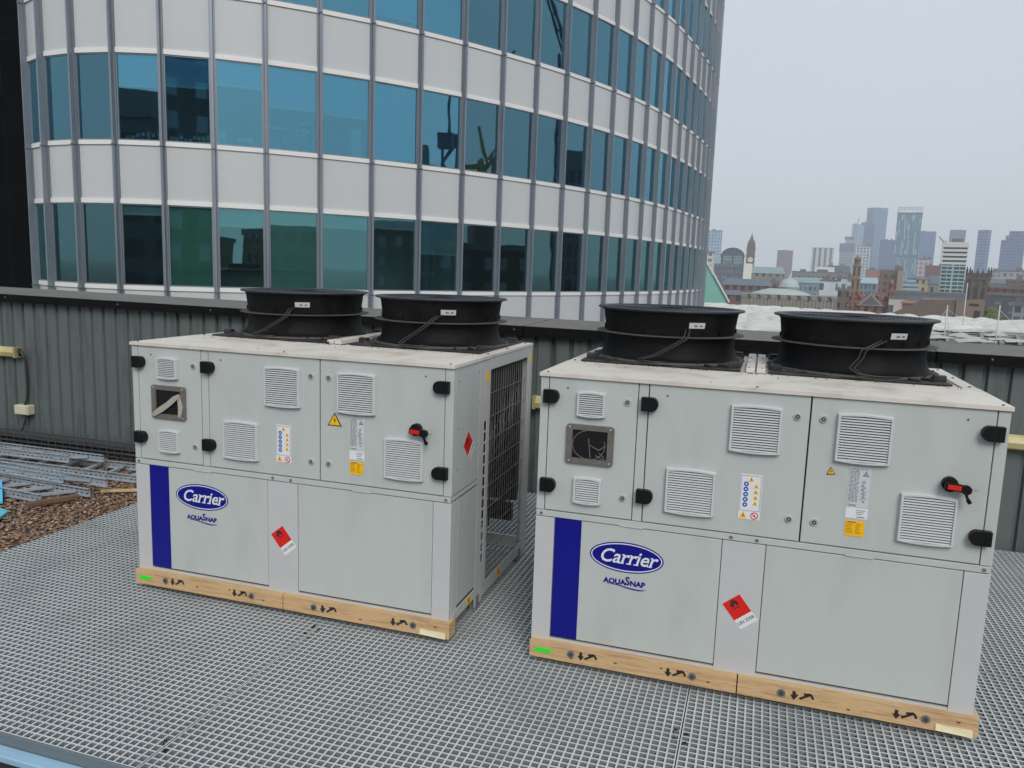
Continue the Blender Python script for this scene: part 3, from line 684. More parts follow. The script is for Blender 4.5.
for xx in (-1.1,-.2,-7.2,-5.6,-4.4,2.75,3.1,.6): mb.disc((xx,-.0905,zt(xx)-.035),(0,-1,0),.008,.006,8); mb.disc((xx,-.05,zt(xx)),(0,0,1),.008,.008,8)
mb.build('coping_rivet', steel, wall)

# batten lights
lampm = mat('batten_diffuser', c3(196,184,132), .35, var=.1, scale=3, dirt=c3(150,130,80), dscale=5, damt=.5)
def batten(x0, x1, z, lab):
    r = empty('batten_light', ((x0+x1)/2, 3.06, z), 0, lab, 'light fitting', 'weatherproof batten lights on the parapet')
    c = (x0+x1)/2; mb = MB(); prof = [(-.03,-.06),(-.055,-.045),(-.07,0),(-.055,.045),(-.03,.06)]
    vs = [(x-c,y,zz) for x in (x0+.02,x1-.02) for y,zz in prof]; n = 5
    mb.add(vs, [(i,i+1,i+1+n,i+n) for i in range(n-1)]+[(0,n,2*n-1,n-1)]+[tuple(range(n-1,-1,-1)),tuple(range(n,2*n))], 0); mb.build('diffuser', lampm, r)
    mb = MB(); mb.box(x0-c,x0-c+.03,-.075,.02,-.062,.062); mb.box(x1-c-.03,x1-c,-.075,.02,-.062,.062); mb.box(x0-c,x1-c,-.028,.038,-.05,.05)
    mb.build('housing', mat('batten_housing', c3(150,142,108), .5), r, bevel=.005)
    return r
batten(-8.58, -7.08, .915, 'weatherproof batten light with the black cable and junction box below it')
batten(-.9, .6, .86, 'weatherproof batten light whose left end shows in the gap between the two chillers')
batten(2.85, 4.35, .87, 'weatherproof batten light beside the right end of the nearer chiller')
mb = MB(); mb.tube([(-7.09,3.04,.93),(-7.05,3.03,.935),(-7.01,3.035,.89),(-6.995,3.05,.8),(-6.995,3.06,.6),(-7.005,3.06,.45),(-7.02,3.06,.36),(-7.04,3.05,.31)], .016, 8); mb.tube([(-7.05,3.05,.19),(-7.06,3.05,.1),(-7.10,3.04,0),(-7.12,3.03,-.1)], .012, 8)
tag(mb.build('cable', cablem), 'black cable running from the left batten light down into the junction box', 'cable')
r = empty('junction_box', (-7.05,3.06,.25), 0, 'small cream junction box under the left batten light', 'junction box')
mb = MB(); mb.box(-.1,.1,-.06,.038,-.055,.055); mb.build('box_body', mat('cream_plastic', c3(196,194,170), .5), r, bevel=.008)
mb = MB(); mb.box(-.092,.092,-.068,-.061,-.048,.048); mb.build('box_lid', mat('cream_plastic', c3(196,194,170), .5), r, bevel=.003)

# wire basket tray along the foot of the wall
r = empty('basket_cable_tray', (-8,2.8,-.06), 0, 'dark wire basket cable tray along the foot of the parapet wall', 'cable tray')
mb = MB()
for y, z in ((-.12,.14),(-.12,.09),(-.12,.04),(-.12,0),(-.06,0),(0,0),(.06,0),(.12,0),(.12,.05),(.12,.14)): mb.bar((-5,y,z),(3.6,y,z),.006,.006)
for k in range(86):
    x = -5+.1*k; mb.bar((x,-.12,.14),(x,-.12,0),.005,.005,upv=(1,0,0)); mb.bar((x,-.12,0),(x,.12,0),.005,.005); mb.bar((x,.12,0),(x,.12,.14),.005,.005,upv=(1,0,0))
mb.build('basket', mat('basket_wire', c3(92,96,98), .5, .4), r)
mb = MB()
for k in range(4): mb.tube([(-5+.9*j, -.08+.05*k+.015*math.sin(j*1.7+k), .03+.01*(k%2)) for j in range(10)], .018, 6)
mb.build('cables', mat('tray_cables', (.02,.02,.02), .5), r)
mb = MB(); mb.box(-5,3.6,-.1,.1,.07,.10); mb.build('tray_cover', mat('dark_tray', (.035,.035,.035), .6), r)

# cable ladders lying on the gravel
galv = mat('galvanised_ladder', c3(160,170,178), .45, .15, var=.15, scale=9, dirt=c3(110,118,126), dscale=5, damt=.5)
slot = mat('slot_shadow', c3(52,56,60), .8)
def rail(mb, a, b, h=.07, lip=.025):
    a = Vector(a); b = Vector(b); d = (b-a); L = d.length; d.normalize(); s = d.cross(Vector((0,0,1)))
    for z in (0, h): mb.bar(a+Vector((0,0,z))+s*lip/2, b+Vector((0,0,z))+s*lip/2, lip, .004)
    # web with two rows of slots: built as strips
    for z0_, z1_ in ((0,.014),(.026,.046),(.058,h)): mb.bar(a+Vector((0,0,(z0_+z1_)/2)), b+Vector((0,0,(z0_+z1_)/2)), .003, z1_-z0_)
    k = 0.0
    while k < L:
        for z0_, z1_ in ((.014,.026),(.046,.058)): mb.bar(a+d*k+Vector((0,0,(z0_+z1_)/2)), a+d*min(L,k+.022)+Vector((0,0,(z0_+z1_)/2)), .003, z1_-z0_)
        k += .06
def ladder(a1, b1, a2, b2, lab, rungs, h=.07):
    r = empty('cable_ladder', a1, 0, lab, 'cable ladder', 'galvanised cable ladders on the gravel'); o = Vector(a1)
    q = lambda v: Vector(v)-o
    for a_, b_ in ((a1,b1),(a2,b2)):
        mb = MB(); rail(mb, q(a_), q(b_), h); mb.build('side_rail', galv, r)
    for t in rungs:
        mb = MB(); p0 = q(a1).lerp(q(b1), t); p1 = q(a2).lerp(q(b2), t); up_ = Vector((0,0,.03))
        mb.bar(p0+up_, p1+up_, .04, .02); mb.build('rung', galv, r)
z_ = gz+.012
ladder((-8.6,2.28,z_),(-4.62,2.50,z_),(-8.6,2.02,z_),(-4.52,2.13,z_), 'cable ladder lying farthest back on the gravel, nearest the wall', [k/14+.03 for k in range(14)])
ladder((-8.3,1.76,z_),(-4.62,1.60,z_),(-8.3,1.56,z_),(-4.86,1.30,z_), 'front cable ladder on the gravel, its end near the short plank', [k/13+.03 for k in range(13)])
ladder((-8.4,2.30,z_+.085),(-5.22,2.36,z_+.085),(-8.4,2.10,z_+.085),(-5.50,2.20,z_+.085), 'cable ladder stacked on top of the rear one, its perforated side toward the camera', [k/11+.03 for k in range(11)])
ladder((-8.2,1.90,z_+.085),(-4.50,1.68,z_+.085),(-8.2,1.75,z_+.085),(-4.95,1.62,z_+.085), 'cable ladder stacked on the front one, reaching nearest to the left chiller', [k/12+.03 for k in range(12)])
def plank(a, b, w, h, name, lab, m_, cat='plank'):
    mb = MB(); mb.bar(a, b, w, h); return tag(mb.build(name, m_, bevel=.004), lab, cat)
plank((-4.83,1.13,gz+.04),(-4.62,1.47,gz+.05),.06,.035,'timber_offcut','short dark brown timber offcut on the gravel in front of the cable ladders',mat('old_timber', c3(104,84,66), .85, var=.3, scale=10), 'timber')
plank((-4.62,1.72,gz+.03),(-4.1,2.02,gz+.03),.05,.02,'wooden_slat','thin pale wooden slat on the gravel between the cable ladders and the left chiller',wood, 'timber')
foam = mat('blue_foam', c3(90,190,232), .6, var=.04)
def sheet(pts, z0, t, name, m_, lab):
    mb = MB(); n = len(pts); zz = [z0+k for k in (p[2] for p in pts)]
    mb.add([(p[0],p[1],z) for p, z in zip(pts, zz)]+[(p[0],p[1],z+t) for p, z in zip(pts, zz)], [tuple(range(n-1,-1,-1)), tuple(range(n,2*n))]+[(i,(i+1)%n,(i+1)%n+n,i+n) for i in range(n)])
    tag(mb.build(name, m_, bevel=.003), lab, 'foam board')
sheet([(-6.1,1.05,.0),(-5.12,1.04,.01),(-5.06,1.10,.01),(-5.55,1.50,.03),(-6.2,1.6,.03)], gz+.02, .03, 'insulation_board', foam, 'larger bright blue foam board lying on the gravel against the cable ladders')
sheet([(-5.9,.70,.0),(-4.70,.74,.0),(-4.82,.95,.0),(-5.0,1.0,.0),(-5.9,1.02,.0)], gz+.016, .025, 'insulation_offcut', mat('teal_foam', c3(96,186,196), .6), 'smaller teal-blue foam offcut lying flat on the gravel')
# ------------------------------------------------------------------ curved office building
MUL = [(-19.72,14.55),(-18.65,14.11),(-17.43,13.97),(-16.21,14.1),(-15.0,14.51),(-13.85,15.16),(-12.76,16.0),(-11.67,17.06),(-10.62,18.25),(-9.64,19.53),(-8.73,20.87),(-7.9,22.26),(-7.14,23.67),
 (-6.44,25.11),(-5.82,26.56),(-5.27,28.0),(-4.79,29.46),(-4.38,30.91),(-4.02,32.38),(-3.7,33.86),(-3.46,35.34),(-3.24,36.83),(-3.05,38.29),(-2.9,39.7),(-2.74,41.05),(-2.64,42.45),(-2.58,43.9),(-2.6,45.3),(-2.8,46.7),(-3.2,48.1)]
BACK = [(-4.4,49.4),(-6.5,50.2),(-12,48),(-19,38),(-22.5,26),(-22.3,18),(-20.9,15.4)]
FH, FZ = 3.9505, 1.1819
def levelz(j): return FZ+j*FH+(.03*j*(j-1) if j > 0 else 0)
office = empty('curved_office_building', (0,0,0), 0, 'curved office building with bands of blue glass and pale panels rising behind the parapet', 'building')
alu = mat('mullion_aluminium', c3(132,140,150), .4, .45, var=.06, scale=1, stretch=(1,1,.2), dirt=c3(96,104,112), dscale=1.5, damt=.4)
tran = mat('transom_white', c3(222,222,220), .45, var=.04)
span = mat('spandrel_panel', c3(190,194,196), .22, var=.012, scale=.3)
def glass(name, tint, refl, fac):
    m, nt, b = nodes(name); nt.nodes.remove(b); out = nt.nodes['Material Output']
    tr = N(nt,'ShaderNodeBsdfTransparent'); tr.inputs[0].default_value = (*tint,1)
    gl = N(nt,'ShaderNodeBsdfGlossy'); gl.inputs['Color'].default_value = (*refl,1); gl.inputs['Roughness'].default_value = .015
    tc = N(nt,'ShaderNodeTexCoord'); no = N(nt,'ShaderNodeTexNoise'); no.inputs['Scale'].default_value = .5; nt.links.new(tc.outputs['Object'], no.inputs[0])
    bp = N(nt,'ShaderNodeBump'); bp.inputs['Strength'].default_value = .12; bp.inputs['Distance'].default_value = .025; nt.links.new(no.outputs[0], bp.inputs['Height']); nt.links.new(bp.outputs[0], gl.inputs['Normal'])
    fr = N(nt,'ShaderNodeFresnel'); fr.inputs[0].default_value = 1.6
    f = math_(nt,'ADD', math_(nt,'MULTIPLY', fr.outputs[0], 2.0), fac); f = math_(nt,'MINIMUM', f, 1.0)
    mx = N(nt,'ShaderNodeMixShader'); nt.links.new(f, mx.inputs[0]); nt.links.new(tr.outputs[0], mx.inputs[1]); nt.links.new(gl.outputs[0], mx.inputs[2]); nt.links.new(mx.outputs[0], out.inputs[0])
    return m
glassA = glass('solar_glass', (.66,.92,.98), (.28,.62,.78), .21)
glassG = glass('green_glass', (.80,.98,.95), (.28,.58,.62), .18)
blind = mat('blind_fabric', c3(184,206,232), .8, var=.03)
blinds_ = mat('sheer_curtain', c3(190,214,212), .85, var=.03, scale=3, stretch=(6,6,.4))
blindg = mat('curtain_green', c3(150,186,172), .85, var=.08, scale=3, stretch=(6,6,.4))
def nrm(i):
    a = Vector(MUL[max(i-1,0)]); b = Vector(MUL[min(i+1,len(MUL)-1)]); d = (b-a).normalized(); return Vector((d.y,-d.x))
ZT = FZ+8*FH
for i in range(len(MUL)):
    n2 = nrm(i); p = Vector(MUL[i]); mb = MB()
    mb.bar((p.x+n2.x*.09, p.y+n2.y*.09, -8), (p.x+n2.x*.09, p.y+n2.y*.09, ZT), .055, .20, upv=(n2.x,n2.y,0))
    mb.bar((p.x+n2.x*.02, p.y+n2.y*.02, -8), (p.x+n2.x*.02, p.y+n2.y*.02, ZT), .15, .07, upv=(n2.x,n2.y,0))
    for j in range(-1,6):
        z = levelz(j)-.10; mb.bar((p.x+n2.x*.09,p.y+n2.y*.09,z),(p.x+n2.x*.09,p.y+n2.y*.09,z+.03),.085,.24,1,upv=(n2.x,n2.y,0))
    mb.build('mullion', [alu, mat('bracket_dark', c3(96,100,104), .5, .3)], office)
def seg(i, j, z0, z1, off0, off1, mb, mi=0, trim=.0):
    p = Vector(MUL[i]); q = Vector(MUL[j]); d = (q-p).normalized(); n2 = Vector((d.y,-d.x)); p = p+d*trim; q = q-d*trim
    vs = [(v.x+n2.x*o, v.y+n2.y*o, z) for z in (z0,z1) for v in (p,q) for o in (off0,off1)]
    mb.add(vs, [(0,2,3,1),(4,5,7,6),(0,4,6,2),(1,3,7,5),(0,1,5,4),(2,6,7,3)], mi)
DROP = {(1,1):.3,(2,1):.33,(3,1):.35,(4,1):.33,(5,1):.27,(6,1):.47,(7,1):.48,(8,1):1,(9,1):0,(10,1):.35,(11,1):.32,(12,1):.42,(13,1):.45,(14,1):.58,(15,1):.55,(16,1):1,(17,1):.6,(18,1):.6,
        (6,2):.3,(8,2):.9,(9,2):.3,(10,2):1,(11,2):1,(12,2):0,(13,2):.2,(14,2):.22,(15,2):.3,(16,2):.4,(17,2):.6,(18,2):.3,
        (0,0):1,(1,0):1,(2,0):1,(3,0):.1,(4,0):1,(5,0):.2,(6,0):1,(7,0):.15,(8,0):.12,(9,0):.45,(10,0):.3,(11,0):.25,(12,0):1,(13,0):1,(14,0):1,(15,0):.3,(16,0):.2,(17,0):1}
rest_w = MB(); rest_s = MB(); nw = ns = 0
def want(i, j): return (j in (0,1) and 0 <= i <= 26) or (j == 2 and 6 <= i <= 26) or (j == 3 and 13 <= i <= 26) or (j == 4 and 18 <= i <= 26)
def wants(i, j): return (j in (-1,0) and 0 <= i <= 26) or (j == 1 and 4 <= i <= 26) or (j == 2 and 12 <= i <= 26) or (j == 3 and 19 <= i <= 26)
for j in range(-1, 8):
    zb = levelz(j); zn = levelz(j+1); hd = 2.30 if j <= 0 else 2.34
    for i in range(len(MUL)-1):
        k = (i+1, i+2)
        a, c_ = i, i+1
        tgt = MB() if want(i, j) else rest_w
        seg(a, c_, zb-.07, zb+.05, -.02, .05, tgt, 0, .07); seg(a, c_, zb+hd, zb+hd+.13, -.02, .05, tgt, 0, .07)
        seg(a, c_, zb+.051, zb+.085, -.03, .02, tgt, 1, .07); seg(a, c_, zb+hd-.035, zb+hd-.001, -.03, .02, tgt, 1, .07)
        if tgt is not rest_w:
            
            for t_ in (0, 1):
                p_ = Vector(MUL[a]); q_ = Vector(MUL[c_]); d_ = (q_-p_).normalized(); n_ = Vector((d_.y,-d_.x)); e_ = p_+d_*.085 if t_ == 0 else q_-d_*.085
                tgt.bar((e_.x+n_.x*.0, e_.y+n_.y*.0, zb+.0505), (e_.x, e_.y, zb+hd-.0005), .03, .05, 1, upv=(n_.x,n_.y,0))
            w = tgt.build('window', [tran, alu], office); nw += 1
            mb = MB(); seg(a, c_, zb+.06, zb+hd-.01, -.012, -.004, mb, 0, .03); mb.build('glass_pane', glassG if j == 0 else glassA, w)
            # DROP is keyed by the photo's bay number, counted from the far left
            dr = DROP.get((i, j), random.choice((0,.2,.35,.5,1,.7)) if i > 18 else .15 if j == 2 else 0)
            if dr > 0:
                mb = MB(); zt_ = zb+hd-.02; zl = zt_-(hd-.10)*dr
                seg(a, c_, zl, zt_, -.07, -.062, mb, 0, .09); seg(a, c_, zl-.065, zl, -.075, -.04, mb, 1, .05)
                mb.build('roller_blind', [(blindg if i not in (6,) else blinds_) if (j == 0 and dr == 1) else blind, tran], w)
        else:
            seg(a, c_, zb+.06, zb+hd-.01, -.012, -.004, tgt, 2, .03)
        tgt = MB() if wants(i, j) else rest_s
        seg(a, c_, zb+hd+.132, zn-.072, -.06, .012, tgt, 0, .075)
        if tgt is not rest_s: tgt.build('spandrel_panel', span, office); ns += 1
rest_w.build('window', [tran, alu, glassA], office)['kind'] = 'stuff'
rest_s.build('spandrel_panel', span, office)['kind'] = 'stuff'
# floors, ceilings, inner walls and the plain rear elevation
outl = MUL+BACK; cxy = Vector((-13.5, 31))
ins = lambda t: [(cxy.x+(x-cxy.x)*t, cxy.y+(y-cxy.y)*t) for x, y in outl]
mb = MB(); P_ = ins(.985); n = len(P_)
for j in range(-2, 9):
    z0_, z1_ = levelz(j)-.95, levelz(j)-.45
    mb.add([(x,y,z) for z in (z0_,z1_) for x,y in P_], [tuple(range(n-1,-1,-1)), tuple(range(n,2*n))]+[(i,(i+1)%n,(i+1)%n+n,i+n) for i in range(n)])
mb.build('floor_slab', mat('ceiling_white', c3(205,206,202), .8), office)
mb = MB(); P_ = ins(.78); mb.add([(x,y,z) for z in (-8,ZT) for x,y in P_], [(i,(i+1)%n,(i+1)%n+n,i+n) for i in range(n)]); mb.build('inner_wall', mat('office_wall', c3(165,168,164), .8, var=.35, scale=.35), office)
mb = MB()
Q = [MUL[-1]]+BACK+[MUL[0]]
for k in range(len(Q)-1):
    mb.add([(Q[k][0],Q[k][1],-28),(Q[k+1][0],Q[k+1][1],-28),(Q[k+1][0],Q[k+1][1],ZT),(Q[k][0],Q[k][1],ZT)], [(0,1,2,3)])
mb.build('rear_wall', alu, office)
mb = MB(); P_ = ins(1.0); mb.add([(x,y,z) for z in (ZT,ZT+1.2) for x,y in P_], [tuple(range(n)), tuple(range(n,2*n))]+[(i,(i+1)%n,(i+1)%n+n,i+n) for i in range(n)]); mb.build('roof', alu, office)
mb = MB(); P_ = ins(.995); mb.add([(x,y,z) for z in (-28,-8) for x,y in P_], [(i,(i+1)%n,(i+1)%n+n,i+n) for i in range(n)]); mb.build('base_storeys', facade_mat('office_base', c3(120,124,126), (.03,.04,.05), 1.5, 3.9), office)
# things standing on the window sills inside
def insill(i, t, depth, z0, w, h, d, m_, name, lab, cat, grp=None):
    p = Vector(MUL[i]).lerp(Vector(MUL[i+1]), t); dv = (Vector(MUL[i+1])-Vector(MUL[i])).normalized(); n2 = Vector((dv.y,-dv.x)); p = p-n2*depth
    r = MB(); r.box(-w/2,w/2,-d/2,d/2,0,h); r.box(-w/2*.8,w/2*.8,-d/2-.004,-d/2-.001,h*.55,h*.85,1)
    return tag(r.build(name, [m_, white], None, .008, (p.x,p.y,z0), math.atan2(dv.y,dv.x)), lab, cat, grp)
cols = [c3(150,190,120),c3(200,190,140),c3(120,150,190),c3(210,205,190),c3(90,120,90),c3(60,70,90),c3(230,220,120)]
G1 = FZ+FH
for i, nn in ((3,7),(4,9)):
    for k in range(nn):
        insill(i, .1+.8*(k+.5)/nn, .33, G1+.04, .10, random.uniform(.16,.34), .22, mat('folder%d'%(k%7), cols[(k*3+i)%7], .6), 'box_file', 'box file in the row of %s on the upper window sill' % ('seven' if i == 3 else 'nine'), 'box file', 'row of %s box files' % ('seven' if i == 3 else 'nine'))
for i, t_, w_, h_, cc, nm, lb in ((5,.15,.22,.45,(190,196,190),'storage_box','pale storage box on the sill beside a dark plant'),(7,.78,.30,.9,(214,218,214),'cupboard','white cupboard standing in the bay of the half drawn blind'),(10,.5,.35,.8,(200,190,110),'filing_cabinet','yellowish cabinet behind the upper glass, near a crane reflection'),(11,.3,.5,.9,(200,206,180),'whiteboard_stand','pale board standing behind the upper glass band'),(12,.35,.18,.5,(220,224,224),'lamp_box','small bright white box on the upper sill'),(5,.6,.5,.35,(60,74,58),'office_plant_tub','dark leafy tub on the sill beside the pale storage box')):
    insill(i, t_, .45, G1+.04, w_, h_, .25, mat('sill_%s'%nm, c3(*cc), .6), nm, lb, nm.replace('_',' '))
t = empty('desk', (0,0,0))
p = Vector(MUL[6]).lerp(Vector(MUL[7]), .5); t.location = (p.x-.55, p.y+.5, G1+.02); t.rotation_euler.z = R(42); tag(t, 'office desk with bicycle leaning near it behind the upper glass band', 'desk')
mb = MB(); mb.box(-.6,.6,-.3,.3,.68,.72); mb.build('desktop', white, t)
for sx in (-.56,.52):
    mb = MB(); mb.box(sx,sx+.04,-.28,.28,0,.68); mb.build('leg', alu, t)
t = empty('bicycle', (p.x+.22, p.y-.05+.55, G1+.36), R(44), 'bicycle with a dark wheel standing inside the upper glass band', 'bicycle')
for dx in (-.5,.5):
    mb = MB(); mb.tube([(dx+.32*math.cos(a*math.pi/12),0,.32*math.sin(a*math.pi/12)) for a in range(25)], .018, 6)
    for a in range(8): mb.bar((dx,0,0),(dx+.31*math.cos(a*.785),0,.31*math.sin(a*.785)),.004,.004,upv=(0,1,0))
    mb.build('wheel', black, t)
mb = MB()
for a_, b_ in (((-.5,0,0),(-.15,0,.45)),((-.15,0,.45),(.35,0,.5)),((.35,0,.5),(.5,0,0)),((.35,0,.5),(-.05,0,0)),((-.05,0,0),(-.15,0,.45)),((-.5,0,0),(-.05,0,0))): mb.tube([a_,b_],.016,6)
mb.bar((-.26,0,.52),(-.08,0,.53),.1,.05); mb.tube([(.35,0,.5),(.37,0,.62),(.45,0,.64)],.012,6); mb.build('bicycle_frame', steel, t)

# black building at the far left
blk = empty('black_building', (-34,24,GZ), 0, 'black windowless building at the left edge behind the curved office building', 'building')
mb = MB(); mb.box(-16,11.5,0,22,0,75); mb.build('wall', mat('black_cladding', (.001,.001,.0015), .9, var=.3, scale=.3, spec=0), blk)
mb = MB()
for k in range(14): mb.box(-16,11.5,-.06,-.002,20+3.2*k,20.15+3.2*k)
for k in range(16): mb.box(-16+1.8*k,-15.88+1.8*k,-.05,-.001,18,75)
mb.build('cladding_joint', mat('black_joint', (.003,.003,.0035), .8, spec=0), blk)
#PART3
# ------------------------------------------------------------------ city
g_, nt, b = nodes('city_ground')
tc = N(nt,'ShaderNodeTexCoord'); vo = N(nt,'ShaderNodeTexVoronoi'); vo.inputs['Scale'].default_value = .03; nt.links.new(tc.outputs['Object'], vo.inputs[0])
sp = N(nt,'ShaderNodeSeparateColor'); nt.links.new(vo.outputs['Color'], sp.inputs[0])
cr = N(nt,'ShaderNodeValToRGB'); nt.links.new(sp.outputs[0], cr.inputs[0]); e = cr.color_ramp
e.elements[0].color = (.05,.07,.04,1); e.elements[1].color = (.16,.15,.14,1); q = e.elements.new(.5); q.color = (.12,.08,.065,1)
nt.links.new(cr.outputs[0], b.inputs['Base Color']); b.inputs['Roughness'].default_value = .9
mb = MB(); mb.add([(-3300,-3300,GZ),(3300,-3300,GZ),(3300,3300,GZ),(-3300,3300,GZ)], [(0,1,2,3)]); struct(mb.build('ground', g_))

def frame(pxl, pxr, dist, name, lab, cat='building', yaw=0, grp=None, py=262):
    P0 = at(pxl, py, dist); P1 = at(pxr, py, dist); P0.z = P1.z = 0
    c = (P0+P1)/2; d = P1-P0
    r = empty(name, (c.x, c.y, GZ), math.atan2(d.y, d.x)+R(yaw), lab, cat, grp); return r, d.length
def hz(px, py, dist): return at(px, py, dist).z-GZ
def block(mb, w, d, h, mi=0, z0=0, x=0, y=0): mb.box(x-w/2, x+w/2, y, y+d, z0, h, mi)
def flatroof(w, d, h, mb, mi=0):
    mb.box(-w/2-.1, w/2+.1, -.12, .25, h-.01, h+.7, mi); mb.box(-w/2-.1, w/2+.1, d-.25, d+.1, h-.01, h+.7, mi)
    mb.box(-w/2-.12, -w/2+.25, .251, d-.251, h-.012, h+.69, mi); mb.box(w/2-.25, w/2+.12, .251, d-.251, h-.012, h+.69, mi)
roofm = mat('city_roof', c3(96,98,100), .8, var=.3, scale=.2)
def simple(pxl, pxr, pyt, dist, name, lab, m_, depth=None, yaw=0, plant=True, roof=None, cat='building', base=0):
    r, w = frame(pxl, pxr, dist, name, lab, cat, yaw, None, pyt); h = hz((pxl+pxr)/2, pyt, dist); d = depth or w*.7
    mb = MB(); block(mb, w, d, h, 0, base); mb.build('wall', m_, r)
    mb = MB(); flatroof(w, d, h, mb); mb.box(-w/2+.3,w/2-.3,.3,d-.3,h+.002,h+.05)
    if plant:
        q = random.Random(int(pxl*10))
        for k in range(max(2,int(w/9))):
            x = q.uniform(-w*.4,w*.3); ww = q.uniform(1.5,min(6,w*.3)); y = q.uniform(.1,.6)*d; mb.box(x,x+ww,y,y+min(4,d*.2),h+.051,h+q.uniform(1.2,3))
    mb.build('roof', roof or roofm, r)
    return r, w, d, h

T = lambda nm, wall, gl, pw, ph, **k: facade_mat(nm, wall, gl, pw, ph, **k)
towerB = T('tower_blue', c3(92,122,160), c3(52,84,128), 3, 3.3, fx=(.15,.85), fz=(.15,.85), vary=.35)
towerD = T('tower_dark', c3(72,98,138), c3(42,68,110), 2.4, 3.2, fx=(.15,.8), fz=(.2,.85), vary=.45)
towerP = T('tower_pale', c3(136,164,184), c3(88,120,150), 3.2, 3.4, fx=(.2,.85), fz=(.2,.8), vary=.35)
towerM = T('tower_mauve', c3(124,112,124), c3(84,80,98), 2.6, 3.2, fx=(.25,.75), fz=(.3,.75), vary=.3)
stripe = T('tower_stripe', c3(176,180,176), c3(62,84,104), 6.5, 400, fx=(.3,.72), fz=(0,1), vary=.5)
simple(706.5, 722.5, 231, 900, 'pale_slab_tower', 'pale blue slab tower standing just right of the curved office building', towerP, 22)
simple(777.5, 793.3, 251, 900, 'mauve_tower', 'plain mauve-grey slab tower standing alone left of the striped tower', towerM, 20)
r, w, d, h = simple(812, 834.3, 248.3, 1100, 'striped_tower', 'tower with broad light and dark vertical stripes', stripe, 25, plant=False)
# tower under construction
r, w = frame(839.5, 854, 1200, 'unfinished_tower', 'blue-grey tower under construction with a narrow core on top', py=250); h = hz(847,244,1200); hl = hz(847,252,1200)
mb = MB(); block(mb, w*.96, 20, hl); mb.build('wall', T('unfinished', c3(128,134,146), c3(86,104,128), 4, 3.6, vary=.4), r)
mb = MB(); block(mb, w*1.04, 21, h+1, 0, hl); mb.build('screen', mat('site_screen', c3(70,94,128), .8), r)
mb = MB(); block(mb, w*.5, 10, hz(848,238,1200), 0, h+1, 2, 4); block(mb, w*.62, 11, hz(848,236.5,1200), 1, hz(848,239.5,1200), 2, 3.5); mb.build('core', [mat('core_concrete', c3(150,146,144), .8), mat('site_screen', c3(70,94,128), .8)], r)
def crane(px, pyt, pxj, pyj, dist, base_py, lab):
    r, w = frame(px-.5, px+.5, dist, 'tower_crane', lab, 'crane'); h0 = hz(px, base_py, dist); h1 = hz(px, pyt, dist)
    mb = MB()
    for sx in (-.9,.9):
        for sy in (-.9,.9): mb.bar((sx,sy,h0-20),(sx,sy,h1),.35,.35,upv=(1,0,0))
    k = h0-20
    while k < h1-2: mb.bar((-.9,-.9,k),(.9,-.9,k+2),.2,.2,upv=(0,1,0)); mb.bar((.9,-.9,k+2),(-.9,-.9,k+4),.2,.2,upv=(0,1,0)); k += 4
    mb.build('mast', mat('crane_steel', c3(120,116,108), .6), r)
    dx = (pxj-px)/FPX*dist; dz = hz(pxj, pyj, dist)-h1
    mb = MB(); mb.bar((0,0,h1-2),(dx,0,h1+dz),.9,.9,upv=(0,1,0)); mb.bar((0,0,h1-2),(-dx*.3,0,h1-1),1.2,1.2,upv=(0,1,0)); mb.build('jib', mat('crane_steel', c3(120,116,108), .6), r)
crane(852.5, 230, 854.5, 217.5, 1210, 240, 'thin crane rising over the unfinished tower')
# cluster of blue towers
simple(852.5, 864.5, 225, 1300, 'pale_stepped_tower', 'pale-faced tower at the left of the tall cluster, right of the crane', towerP, 14)
simple(861.5, 875, 223, 1330, 'dark_shoulder_tower', 'dark blue tower shouldering the tallest one on its left', towerD, 16)
r, w = frame(871, 891.5, 1450, 'tallest_tower', 'tallest plain blue tower of the cluster with two visible faces', yaw=32, py=209); h = hz(881,209,1450)
mb = MB(); block(mb, w*.82, w*.62, h); mb.build('wall', towerB, r)
mb = MB(); block(mb, w*.83, w*.63, h+2, 0, h+.01, 0, -.1); mb.build('roof', mat('tower_cap', c3(84,98,118), .6), r)
simple(855.5, 871, 246.5, 900, 'white_grid_block', 'pale block with a white window grid in front of the tall cluster', T('white_grid', c3(176,186,190), c3(84,106,128), 3.2, 3.2, fx=(.3,.9), fz=(.2,.85)), 14)
simple(880.5, 896, 240.5, 1150, 'low_blue_tower', 'low broad blue tower between the tallest one and the patterned one', towerD, 16)
# glass tower with overhang and random white fins
r, w = frame(897.5, 922.5, 800, 'patterned_glass_tower', 'big blue glass tower with white streaks and an open frame on top', py=215); h = hz(910,213.5,800); hb = hz(910,256,800); ht = hz(910,207.5,800)
gb = mat('fin_glass', c3(84,120,140), .25, var=.3, scale=.1)
mb = MB(); block(mb, w, 20, h, 0, hb); block(mb, w*.93, 19, hb-.02, 0, 0, .3, .6); mb.build('wall', gb, r)
mb = MB(); q = random.Random(11)
for k in range(12):
    x = -w/2+w*(k+.5)/12; z = hb+1
    while z < h-2:
        l = q.uniform(3,16)
        if q.random() < .62: mb.box(x-.28, x+.28, -.35, -.02, z, min(z+l,h-1))
        z += l+q.uniform(.5,3); x += q.uniform(-.5,.5)
for k in range(9):
    x = -w*.46+w*.92*(k+.5)/9; z = 2
    while z < hb-3:
        l = q.uniform(3,14)
        if q.random() < .6: mb.box(x-.25, x+.25, .22, .55, z, min(z+l,hb-1))
        z += l+q.uniform(.5,3)
mb.build('fin', mat('white_fin', c3(176,194,200), .5), r)['kind'] = 'stuff'
mb = MB()
